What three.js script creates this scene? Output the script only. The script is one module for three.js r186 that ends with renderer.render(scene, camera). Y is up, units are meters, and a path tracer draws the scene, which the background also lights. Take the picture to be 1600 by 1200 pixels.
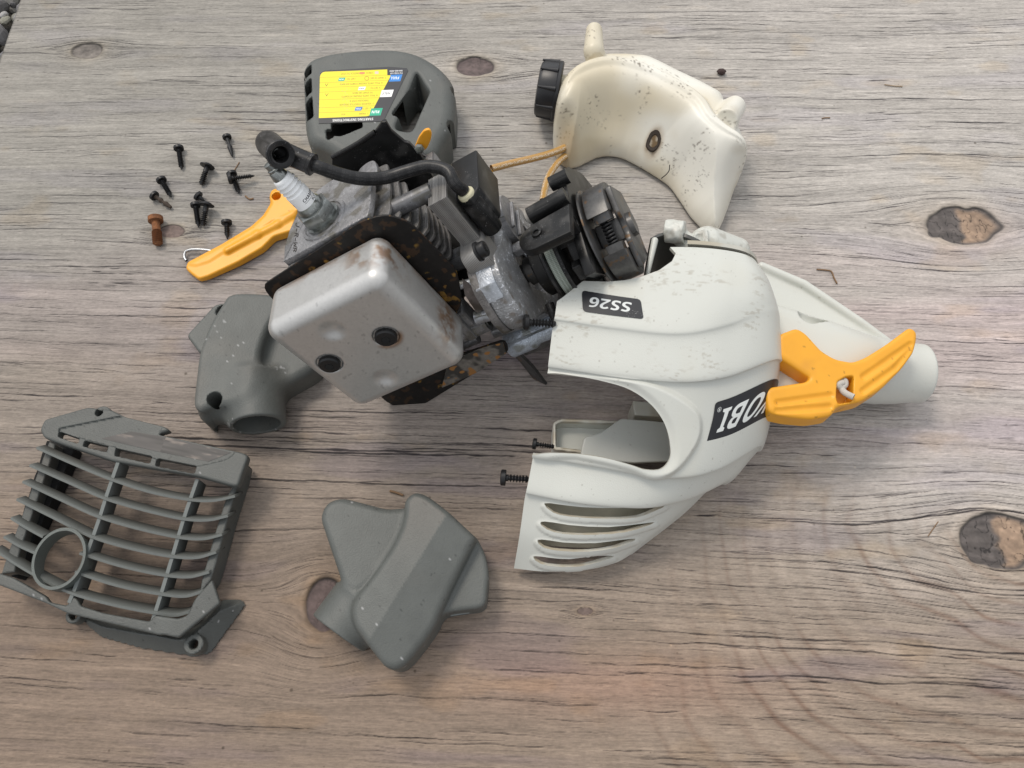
import * as THREE from 'three';
import { RoundedBoxGeometry } from 'three/addons/geometries/RoundedBoxGeometry.js';
import { mergeGeometries, mergeVertices } from 'three/addons/utils/BufferGeometryUtils.js';

// ---------------------------------------------------------------- camera, sky, sun, exposure
const scene = new THREE.Scene();
const TILT = 23 * Math.PI / 180, DIST = 0.55, FPX = 1203;           // phone held above the board, tipped 23 degrees
const camera = new THREE.PerspectiveCamera(2 * Math.atan(600 / FPX) * 180 / Math.PI, 4 / 3, 0.01, 60);
camera.position.set(0, DIST * Math.cos(TILT), DIST * Math.sin(TILT));
camera.up.set(0, 1, 0); camera.lookAt(0, 0, 0);
scene.add(camera);

const renderer = new THREE.WebGLRenderer({ antialias: true });
renderer.toneMapping = THREE.LinearToneMapping;
renderer.toneMappingExposure = 1.08;
renderer.shadowMap.enabled = true;
renderer.shadowMap.type = THREE.PCFSoftShadowMap;

{ // overcast sky, brightest high up and away from the viewer
  const w = 512, h = 256, d = new Float32Array(w * h * 4), g = new THREE.Vector3();
  for (let j = 0; j < h; j++) for (let i = 0; i < w; i++) {
    const th = (j + .5) / h * Math.PI - Math.PI / 2, ph = ((i + .5) / w - .5) * 2 * Math.PI;
    g.set(Math.cos(th) * Math.cos(ph), Math.sin(th), Math.cos(th) * Math.sin(ph));
    const up = Math.max(0, g.y), dir = -.42 * g.x - .9 * g.z;
    let L = (.52 + .47 * Math.pow(up, .8)) * (1 + .46 * dir);
    L *= 1 + .10 * Math.sin(3.1 * g.x + 2.2 * g.z + 1.3) * Math.cos(4.3 * g.z - 1.7 * g.x + 2.1 * g.y);
    if (g.y < 0) L *= Math.max(.25, 1 + 4 * g.y);
    const o = (j * w + i) * 4;
    d[o] = L * .97; d[o + 1] = L * 1.0; d[o + 2] = L * 1.045; d[o + 3] = 1;
  }
  const sky = new THREE.DataTexture(d, w, h, THREE.RGBAFormat, THREE.FloatType);
  sky.mapping = THREE.EquirectangularReflectionMapping; sky.magFilter = sky.minFilter = THREE.LinearFilter; sky.needsUpdate = true;
  scene.background = sky; scene.environment = sky; scene.backgroundIntensity = 1.0; scene.environmentIntensity = 1.0;
}
const sun = new THREE.DirectionalLight(0xfff4e6, 1.5);
sun.position.set(-.52, 1.25, -.62); sun.target.position.set(0, 0, 0);
sun.castShadow = true; sun.shadow.radius = 32; sun.shadow.mapSize.set(2048, 2048);
Object.assign(sun.shadow.camera, { left: -.6, right: .6, top: .6, bottom: -.6, near: .1, far: 4 });
scene.add(sun, sun.target);

// ---------------------------------------------------------------- measuring: a spot of the photograph at a height above the board (mm in, mm out)
const cT = Math.cos(TILT), sT = Math.sin(TILT), CAM = [0, DIST * 1e3 * cT, DIST * 1e3 * sT];
function spot(px, py, h = 0) {
  const x = px - 800, y = 600 - py;
  const d = [x, -FPX * cT + y * sT, -FPX * sT - y * cT], k = (h - CAM[1]) / d[1];
  return [CAM[0] + d[0] * k, h, CAM[2] + d[2] * k];
}
const spot2 = (px, py, h) => { const p = spot(px, py, h); return [p[0], p[2]]; };
const V = (x, y, z) => new THREE.Vector3(x, y, z);
const vm = a => V(a[0] * .001, a[1] * .001, a[2] * .001);            // mm triple to metres

// ---------------------------------------------------------------- noise
function rng(seed) { let a = seed >>> 0; return () => { a = a + 0x6D2B79F5 | 0; let t = Math.imul(a ^ a >>> 15, 1 | a); t = t + Math.imul(t ^ t >>> 7, 61 | t) ^ t; return ((t ^ t >>> 14) >>> 0) / 4294967296; }; }
function hsh(i, j, k) { let h = Math.imul(i, 374761393) + Math.imul(j, 668265263) + Math.imul(k, 974634769) | 0; h = Math.imul(h ^ h >>> 13, 1274126177); h ^= h >>> 16; return (h >>> 0) / 4294967296; }
const fade = t => t * t * (3 - 2 * t), mix = (a, b, t) => a + (b - a) * t, clamp = (x, a = 0, b = 1) => x < a ? a : x > b ? b : x;
const sstep = (a, b, x) => fade(clamp((x - a) / (b - a)));
function n2(x, y, s = 0, per = 0) {                                 // value noise 0..1, optionally periodic
  let i = Math.floor(x), j = Math.floor(y); const u = fade(x - i), v = fade(y - j);
  let i1 = i + 1, j1 = j + 1;
  if (per) { i = ((i % per) + per) % per; i1 = ((i1 % per) + per) % per; j = ((j % per) + per) % per; j1 = ((j1 % per) + per) % per; }
  return mix(mix(hsh(i, j, s), hsh(i1, j, s), u), mix(hsh(i, j1, s), hsh(i1, j1, s), u), v);
}
function n3(x, y, z) {
  const i = Math.floor(x), j = Math.floor(y), k = Math.floor(z), u = fade(x - i), v = fade(y - j), w = fade(z - k);
  const f = kk => mix(mix(hsh(i, j, kk), hsh(i + 1, j, kk), u), mix(hsh(i, j + 1, kk), hsh(i + 1, j + 1, kk), u), v);
  return mix(f(k), f(k + 1), w);
}
const fb3 = (x, y, z) => .55 * n3(x, y, z) + .3 * n3(2.1 * x + 7, 2.1 * y + 3, 2.1 * z + 9) + .15 * n3(4.3 * x, 4.3 * y + 5, 4.3 * z + 2);
const fb2 = (x, y, s = 0, p = 0) => .55 * n2(x, y, s, p) + .3 * n2(2 * x, 2 * y, s + 1, 2 * p) + .15 * n2(4 * x, 4 * y, s + 2, 4 * p);

// ---------------------------------------------------------------- textures
const toB = x => Math.round(255 * clamp(x <= .0031308 ? 12.92 * x : 1.055 * Math.pow(x, 1 / 2.4) - .055));
function dataTex(w, h, data, srgb, wrap) {
  const t = new THREE.DataTexture(data, w, h, THREE.RGBAFormat);
  t.magFilter = THREE.LinearFilter; t.minFilter = THREE.LinearMipmapLinearFilter; t.generateMipmaps = true;
  if (wrap) t.wrapS = t.wrapT = THREE.RepeatWrapping;
  if (srgb) t.colorSpace = THREE.SRGBColorSpace;
  t.needsUpdate = true; return t;
}
function tile(n, size, fn, srgb = true) {                           // a tileable square texture, size in metres, fn(u, v) gives linear rgb or a grey
  const d = new Uint8Array(n * n * 4);
  for (let j = 0; j < n; j++) for (let i = 0; i < n; i++) {
    let c = fn(i / n, j / n); if (typeof c === 'number') c = [c, c, c];
    const o = (j * n + i) * 4;
    for (let k = 0; k < 3; k++) d[o + k] = srgb ? toB(c[k]) : Math.round(255 * clamp(c[k]));
    d[o + 3] = 255;
  }
  const t = dataTex(n, n, d, srgb, true); t.repeat.set(1 / size, 1 / size); return t;
}

// ---------------------------------------------------------------- things and parts
const used = {};
function numbered(n) { const k = used[n] = (used[n] || 0) + 1; return k === 1 ? n : n + '_' + String(k - 1).padStart(3, '0'); }
function thing(name, label, category, at = [0, 0, 0], group) {      // at: base point in mm
  const o = new THREE.Group(); o.name = numbered(name); o.position.set(at[0] * .001, at[1] * .001, at[2] * .001);
  o.userData = { label, category }; if (group) o.userData.group = group;
  scene.add(o); return o;
}
const rootOf = o => { while (o.parent && o.parent !== scene) o = o.parent; return o; };
function part(name, geo, material, parent, label) {                 // geometry comes in world metres and is moved into its thing's own space
  if (Array.isArray(geo)) geo = join(geo);
  const b = rootOf(parent).position; geo.translate(-b.x, -b.y, -b.z);
  const m = new THREE.Mesh(geo, material); m.name = name; m.castShadow = m.receiveShadow = true;
  if (label) m.userData.label = label;
  parent.add(m); return m;
}
function join(list) {
  const L = list.map(g => { g = g.index ? g.toNonIndexed() : g; for (const k of Object.keys(g.attributes)) if (!['position', 'normal', 'uv'].includes(k)) g.deleteAttribute(k); if (!g.attributes.uv) boxUV(g); return g; });
  return L.length === 1 ? L[0] : mergeGeometries(L);
}
function boxUV(g) {                                                 // uv in metres from the dominant direction of each face
  const p = g.attributes.position, n = g.attributes.normal, uv = new Float32Array(p.count * 2);
  for (let i = 0; i < p.count; i++) {
    const ax = Math.abs(n.getX(i)), ay = Math.abs(n.getY(i)), az = Math.abs(n.getZ(i));
    const x = p.getX(i), y = p.getY(i), z = p.getZ(i);
    if (ay >= ax && ay >= az) { uv[2 * i] = x; uv[2 * i + 1] = z; } else if (ax >= az) { uv[2 * i] = z; uv[2 * i + 1] = y; } else { uv[2 * i] = x; uv[2 * i + 1] = y; }
  }
  g.setAttribute('uv', new THREE.BufferAttribute(uv, 2)); return g;
}
const flatN = g => { g = g.index ? g.toNonIndexed() : g; g.computeVertexNormals(); return g; };

// ---------------------------------------------------------------- solids given by a distance function (mm), meshed with surface nets
function iso(f, lo, hi, cell, color) {
  const nx = Math.ceil((hi[0] - lo[0]) / cell) + 1, ny = Math.ceil((hi[1] - lo[1]) / cell) + 1, nz = Math.ceil((hi[2] - lo[2]) / cell) + 1;
  const val = new Float32Array(nx * ny * nz), id = (i, j, k) => (k * ny + j) * nx + i, B = 6, half = B * cell * .87 * 1.25 + cell;
  for (let k = 0; k < nz; k += B) for (let j = 0; j < ny; j += B) for (let i = 0; i < nx; i += B) {
    const c = f(lo[0] + (i + (B - 1) / 2) * cell, lo[1] + (j + (B - 1) / 2) * cell, lo[2] + (k + (B - 1) / 2) * cell), far = Math.abs(c) > half;
    for (let kk = k; kk < Math.min(k + B, nz); kk++) for (let jj = j; jj < Math.min(j + B, ny); jj++) for (let ii = i; ii < Math.min(i + B, nx); ii++)
      val[id(ii, jj, kk)] = far ? c : f(lo[0] + ii * cell, lo[1] + jj * cell, lo[2] + kk * cell);
  }
  const vid = new Int32Array(nx * ny * nz).fill(-1), P = [], IX = [];
  const C = [[0, 0, 0], [1, 0, 0], [0, 1, 0], [1, 1, 0], [0, 0, 1], [1, 0, 1], [0, 1, 1], [1, 1, 1]], Ed = [[0, 1], [2, 3], [4, 5], [6, 7], [0, 2], [1, 3], [4, 6], [5, 7], [0, 4], [1, 5], [2, 6], [3, 7]];
  const cv = new Float64Array(8);
  for (let k = 0; k < nz - 1; k++) for (let j = 0; j < ny - 1; j++) for (let i = 0; i < nx - 1; i++) {
    let m = 0; for (let q = 0; q < 8; q++) { cv[q] = val[id(i + C[q][0], j + C[q][1], k + C[q][2])]; if (cv[q] < 0) m |= 1 << q; }
    if (m === 0 || m === 255) continue;
    let x = 0, y = 0, z = 0, n = 0;
    for (const [a, b] of Ed) { if ((cv[a] < 0) === (cv[b] < 0)) continue; const t = cv[a] / (cv[a] - cv[b]); x += mix(C[a][0], C[b][0], t); y += mix(C[a][1], C[b][1], t); z += mix(C[a][2], C[b][2], t); n++; }
    vid[id(i, j, k)] = P.length / 3; P.push(lo[0] + (i + x / n) * cell, lo[1] + (j + y / n) * cell, lo[2] + (k + z / n) * cell);
  }
  const quad = (a, b, c, d, flip) => { if (a < 0 || b < 0 || c < 0 || d < 0) return; if (flip) IX.push(a, c, b, a, d, c); else IX.push(a, b, c, a, c, d); };
  for (let k = 1; k < nz - 1; k++) for (let j = 1; j < ny - 1; j++) for (let i = 1; i < nx - 1; i++) {
    const s = val[id(i, j, k)] < 0;
    if (s !== (val[id(i + 1, j, k)] < 0)) quad(vid[id(i, j - 1, k - 1)], vid[id(i, j, k - 1)], vid[id(i, j, k)], vid[id(i, j - 1, k)], !s);
    if (s !== (val[id(i, j + 1, k)] < 0)) quad(vid[id(i - 1, j, k - 1)], vid[id(i - 1, j, k)], vid[id(i, j, k)], vid[id(i, j, k - 1)], !s);
    if (s !== (val[id(i, j, k + 1)] < 0)) quad(vid[id(i - 1, j - 1, k)], vid[id(i, j - 1, k)], vid[id(i, j, k)], vid[id(i - 1, j, k)], !s);
  }
  const nv = P.length / 3, pos = new Float32Array(nv * 3), nor = new Float32Array(nv * 3), uv = new Float32Array(nv * 2), col = color ? new Float32Array(nv * 3) : null, e = cell * .35;
  for (let i = 0; i < nv; i++) {
    let x = P[3 * i], y = P[3 * i + 1], z = P[3 * i + 2], gx, gy, gz, l;
    for (let it = 0; it < 2; it++) {
      gx = f(x + e, y, z) - f(x - e, y, z); gy = f(x, y + e, z) - f(x, y - e, z); gz = f(x, y, z + e) - f(x, y, z - e); l = Math.hypot(gx, gy, gz); if (l < 1e-9) { gx = 0; gy = l = 1; gz = 0; } gx /= l; gy /= l; gz /= l;
      if (it === 0) { const d = clamp(f(x, y, z), -cell * .5, cell * .5); x -= gx * d; y -= gy * d; z -= gz * d; }
    }
    pos[3 * i] = x * .001; pos[3 * i + 1] = y * .001; pos[3 * i + 2] = z * .001; nor[3 * i] = gx; nor[3 * i + 1] = gy; nor[3 * i + 2] = gz;
    const ax = Math.abs(gx), ay = Math.abs(gy), az = Math.abs(gz);
    uv[2 * i] = (ax > ay && ax > az ? z : x) * .001; uv[2 * i + 1] = (ay > ax && ay > az ? z : y) * .001;
    uv[2 * i] = (x + .35 * y) * .001; uv[2 * i + 1] = (z - .8 * y) * .001;
    if (col) { const c = color(x, y, z, gx, gy, gz); col[3 * i] = c[0]; col[3 * i + 1] = c[1]; col[3 * i + 2] = c[2]; }
  }
  const g = new THREE.BufferGeometry();
  g.setAttribute('position', new THREE.BufferAttribute(pos, 3)); g.setAttribute('normal', new THREE.BufferAttribute(nor, 3)); g.setAttribute('uv', new THREE.BufferAttribute(uv, 2));
  if (col) g.setAttribute('color', new THREE.BufferAttribute(col, 3));
  g.setIndex(IX); return g;
}
// distance functions
function sdPoly(x, y, P) {
  let d = 1e18, s = 1; const n = P.length;
  for (let i = 0, j = n - 1; i < n; j = i++) {
    const ex = P[j][0] - P[i][0], ey = P[j][1] - P[i][1], wx = x - P[i][0], wy = y - P[i][1], t = clamp((wx * ex + wy * ey) / (ex * ex + ey * ey)), bx = wx - ex * t, by = wy - ey * t;
    const q = bx * bx + by * by; if (q < d) d = q;
    const a = y >= P[i][1], b = y < P[j][1], c = ex * wy > ey * wx; if ((a && b && c) || (!a && !b && !c)) s = -s;
  }
  return s * Math.sqrt(d);
}
const smin = (a, b, k) => { const h = Math.max(k - Math.abs(a - b), 0) / k; return Math.min(a, b) - h * h * k * .25; };
const smax = (a, b, k) => -smin(-a, -b, k);
const sdExt = (d2, dy, r) => { const a = d2 + r, b = dy + r; return Math.min(Math.max(a, b), 0) + Math.hypot(Math.max(a, 0), Math.max(b, 0)) - r; };
const slabY = (y, y0, y1) => Math.abs(y - (y0 + y1) / 2) - (y1 - y0) / 2;
function sdCap(x, y, z, a, b, r0, r1 = r0) {                         // capsule with a taper
  const bx = b[0] - a[0], by = b[1] - a[1], bz = b[2] - a[2], px = x - a[0], py = y - a[1], pz = z - a[2], t = clamp((px * bx + py * by + pz * bz) / (bx * bx + by * by + bz * bz));
  return Math.hypot(px - bx * t, py - by * t, pz - bz * t) - mix(r0, r1, t);
}
function sdCyl(x, y, z, a, b, r, e = 0) {                            // flat-ended cylinder, edge radius e
  const bx = b[0] - a[0], by = b[1] - a[1], bz = b[2] - a[2], L = Math.hypot(bx, by, bz), px = x - a[0], py = y - a[1], pz = z - a[2], t = (px * bx + py * by + pz * bz) / L;
  const q = Math.sqrt(Math.max(0, px * px + py * py + pz * pz - t * t)); return sdExt(q - r, Math.abs(t - L / 2) - L / 2, e);
}
function smoothPoly(P, n = 6) {                                      // closed Catmull-Rom through the points
  const c = new THREE.CatmullRomCurve3(P.map(p => V(p[0], 0, p[1])), true, 'centripetal');
  return c.getPoints(P.length * n).slice(0, -1).map(p => [p.x, p.z]);
}
function chamfer(P, r, n = 3) {                                      // polygon with rounded corners
  const out = [], L = P.length;
  for (let i = 0; i < L; i++) {
    const a = P[(i + L - 1) % L], b = P[i], c = P[(i + 1) % L], la = Math.hypot(a[0] - b[0], a[1] - b[1]), lc = Math.hypot(c[0] - b[0], c[1] - b[1]), q = Math.min(r, la * .45, lc * .45);
    const p = [b[0] + (a[0] - b[0]) * q / la, b[1] + (a[1] - b[1]) * q / la], s = [b[0] + (c[0] - b[0]) * q / lc, b[1] + (c[1] - b[1]) * q / lc];
    for (let k = 0; k <= n; k++) { const t = k / n, u = 1 - t; out.push([u * u * p[0] + 2 * u * t * b[0] + t * t * s[0], u * u * p[1] + 2 * u * t * b[1] + t * t * s[1]]); }
  }
  return out;
}

// ---------------------------------------------------------------- thick skins through a net of measured points
function cr(a, b, c, d, t) { return .5 * (2 * b + (c - a) * t + (2 * a - 5 * b + 4 * c - d) * t * t + (3 * b - a - 3 * c + d) * t * t * t); }
function net(rows) {                                                 // rows of [px, py, h] or {w:[x,y,z]} ; returns f(u, v) in mm
  const W = rows.map(r => r.map(p => p.w ? p.w : spot(...p))), nr = W.length, nc = W[0].length;
  const row = (r, u) => { const x = clamp(u) * (nc - 1), i = Math.min(Math.floor(x), nc - 2), t = x - i, R = W[r], o = [0, 0, 0], A = R[i ? i - 1 : 0], D = R[Math.min(i + 2, nc - 1)]; for (let k = 0; k < 3; k++) o[k] = cr(i ? A[k] : 2 * R[0][k] - R[1][k], R[i][k], R[i + 1][k], i + 2 < nc ? D[k] : 2 * R[nc - 1][k] - R[nc - 2][k], t); return o; };
  return (u, v) => { const y = clamp(v) * (nr - 1), j = Math.min(Math.floor(y), nr - 2), t = y - j, b = row(j, u), c = row(j + 1, u), a = j ? row(j - 1, u) : null, d = j + 2 < nr ? row(j + 2, u) : null, o = [0, 0, 0]; for (let k = 0; k < 3; k++) o[k] = cr(a ? a[k] : 2 * b[k] - c[k], b[k], c[k], d ? d[k] : 2 * c[k] - b[k], t); return o; };
}
function pix(p) { const x = p[0], y = p[1] - CAM[1], z = p[2] - CAM[2], up = y * sT - z * cT, fw = -(y * cT + z * sT); return [800 + FPX * x / fw, 600 - FPX * up / fw]; }   // where a point of the place shows in the photograph
function shell(S, nu, nv, thick, keep, opt = {}) {
  // S(u,v) mm -> point; keep(u,v,q,p) > 0 where there is material (q photo spot, p point)
  const N = (nu + 1) * (nv + 1), pos = new Array(N), g = new Float64Array(N), gid = (i, j) => j * (nu + 1) + i;
  for (let j = 0; j <= nv; j++) for (let i = 0; i <= nu; i++) { const p = S(i / nu, j / nv); pos[gid(i, j)] = p; g[gid(i, j)] = keep ? keep(i / nu, j / nv, pix(p), p) : 1; }
  const nrm = new Array(N), sg = opt.flip ? -1 : 1;
  for (let j = 0; j <= nv; j++) for (let i = 0; i <= nu; i++) {
    const a = pos[gid(Math.max(i - 1, 0), j)], b = pos[gid(Math.min(i + 1, nu), j)], c = pos[gid(i, Math.max(j - 1, 0))], d = pos[gid(i, Math.min(j + 1, nv))];
    const ux = b[0] - a[0], uy = b[1] - a[1], uz = b[2] - a[2], vx = d[0] - c[0], vy = d[1] - c[1], vz = d[2] - c[2];
    let x = vy * uz - vz * uy, y = vz * ux - vx * uz, z = vx * uy - vy * ux; const l = (Math.hypot(x, y, z) || 1) * sg; nrm[gid(i, j)] = [x / l, y / l, z / l];
  }
  if (opt.bump) { const np = pos.map((p, i) => { const u = (i % (nu + 1)) / nu, v = Math.floor(i / (nu + 1)) / nv, h = opt.bump(u, v, pix(p), p); return h ? [p[0] + nrm[i][0] * h, p[1] + nrm[i][1] * h, p[2] + nrm[i][2] * h] : p; }); for (let i = 0; i < N; i++) pos[i] = np[i]; 
    for (let j = 0; j <= nv; j++) for (let i = 0; i <= nu; i++) {
      const a = pos[gid(Math.max(i - 1, 0), j)], b = pos[gid(Math.min(i + 1, nu), j)], c = pos[gid(i, Math.max(j - 1, 0))], d = pos[gid(i, Math.min(j + 1, nv))];
      const ux = b[0] - a[0], uy = b[1] - a[1], uz = b[2] - a[2], vx = d[0] - c[0], vy = d[1] - c[1], vz = d[2] - c[2];
      let x = vy * uz - vz * uy, y = vz * ux - vx * uz, z = vx * uy - vy * ux; const l = (Math.hypot(x, y, z) || 1) * sg; nrm[gid(i, j)] = [x / l, y / l, z / l];
    } }
  const P = [], Nn = [], map = new Map(), T = [];
  const vtx = i => { let k = map.get(i); if (k === undefined) { k = P.length; P.push(pos[i]); Nn.push(nrm[i]); map.set(i, k); } return k; };
  const cut = (a, b) => { const key = Math.min(a, b) * N + Math.max(a, b) + .5; let k = map.get(key); if (k === undefined) { const t = clamp(g[a] / (g[a] - g[b]), .02, .98), A = pos[a], B = pos[b], na = nrm[a], nb = nrm[b]; k = P.length; P.push([mix(A[0], B[0], t), mix(A[1], B[1], t), mix(A[2], B[2], t)]); Nn.push([mix(na[0], nb[0], t), mix(na[1], nb[1], t), mix(na[2], nb[2], t)]); map.set(key, k); } return k; };
  const tri = (a, b, c) => { const L = [a, b, c], poly = []; for (let q = 0; q < 3; q++) { const s = L[q], e = L[(q + 1) % 3]; if (g[s] > 0) poly.push(vtx(s)); if ((g[s] > 0) !== (g[e] > 0)) poly.push(cut(s, e)); } for (let q = 2; q < poly.length; q++) T.push(sg > 0 ? [poly[0], poly[q], poly[q - 1]] : [poly[0], poly[q - 1], poly[q]]); };
  for (let j = 0; j < nv; j++) for (let i = 0; i < nu; i++) { const a = gid(i, j), b = gid(i + 1, j), c = gid(i + 1, j + 1), d = gid(i, j + 1); if ((i + j) & 1) { tri(a, b, c); tri(a, c, d); } else { tri(a, b, d); tri(b, c, d); } }
  const edges = new Map(); for (const t of T) for (let q = 0; q < 3; q++) { const a = t[q], b = t[(q + 1) % 3], r = b * 1e7 + a; if (edges.has(r)) edges.delete(r); else edges.set(a * 1e7 + b, [a, b]); }
  const n = P.length, out = [], on = [], ix = [], inn = P.map((p, i) => [p[0] - Nn[i][0] * thick, p[1] - Nn[i][1] * thick, p[2] - Nn[i][2] * thick]);
  for (let i = 0; i < n; i++) { out.push(...P[i]); on.push(...Nn[i]); }
  for (let i = 0; i < n; i++) { out.push(...inn[i]); on.push(-Nn[i][0], -Nn[i][1], -Nn[i][2]); }
  for (const [a, b, c] of T) { ix.push(a, b, c, n + a, n + c, n + b); }
  let q = 2 * n; for (const [a, b] of edges.values()) {
    const A = P[a], Bp = P[b], C = inn[a], ex = Bp[0] - A[0], ey = Bp[1] - A[1], ez = Bp[2] - A[2], fx = C[0] - A[0], fy = C[1] - A[1], fz = C[2] - A[2];
    let x = fy * ez - fz * ey, y = fz * ex - fx * ez, z = fx * ey - fy * ex; const l = Math.hypot(x, y, z) || 1; x /= l; y /= l; z /= l;
    out.push(...A, ...Bp, ...inn[b], ...C); for (let k = 0; k < 4; k++) on.push(x, y, z); ix.push(q, q + 2, q + 1, q, q + 3, q + 2); q += 4;
  }
  const geo = new THREE.BufferGeometry(), pf = new Float32Array(out.map(v => v * .001));
  geo.setAttribute('position', new THREE.BufferAttribute(pf, 3)); geo.setAttribute('normal', new THREE.BufferAttribute(new Float32Array(on), 3));
  const uv = new Float32Array(q * 2), col = opt.color ? new Float32Array(q * 3) : null;
  for (let i = 0; i < q; i++) { const x = out[3 * i], y = out[3 * i + 1], z = out[3 * i + 2]; uv[2 * i] = (x + .3 * y) * .001; uv[2 * i + 1] = (z - .7 * y) * .001; if (col) { const c = opt.color(x, y, z, i >= n && i < 2 * n, i >= 2 * n); col.set(c, 3 * i); } }
  geo.setAttribute('uv', new THREE.BufferAttribute(uv, 2)); if (col) geo.setAttribute('color', new THREE.BufferAttribute(col, 3));
  geo.setIndex(ix); return geo;
}

// ---------------------------------------------------------------- the setting: a weathered plywood board lying on gravel
function structure(o, name) { o.name = name; o.userData.kind = 'structure'; scene.add(o); return o; }
const BX0 = -445.5, BZ0 = -470, TW = 2048, TH = 1760, PX = .5;
const knots = [ // photo spot, radii in mm, kind
  [137, 79, 13, 8.5, 'grey'], [741, 104, 16.5, 10.5, 'plum'], [267, 361, 10, 6, 'small'], [1503, 352, 29, 17.5, 'split'], [1562, 846, 27, 18, 'split'], [506, 944, 12, 17, 'plum'], [913, 955, 5, 2.4, 'small']
].map(([x, y, a, b, kind]) => { const p = spot(x, y, 0); return { x: p[0], z: p[2], a, b, kind }; });
function grain(x, z) {                                               // the grain coordinate: lines of equal value run along the fibres
  const s = .012 - .052 * sstep(-330, 60, z);
  let q = z + s * x + 5 * (n2(x * .006, z * .009, 11) - .5) + 1.6 * (n2(x * .022, z * .03, 12) - .5);
  for (const k of knots) { const dx = x - k.x, dz = z - k.z, e = (dx / (k.a * 2.5)) ** 2 + (dz / (k.b * 1.9)) ** 2; if (e < 9) q -= dz * .93 * Math.exp(-e); }
  return q;
}
const knotE = (k, x, z) => { const w = 1 + .22 * (n2(x * .12 + 5, z * .12, 31) - .5); return Math.hypot((x - k.x) / (k.a * w), (z - k.z) / (k.b * w)); };
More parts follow.
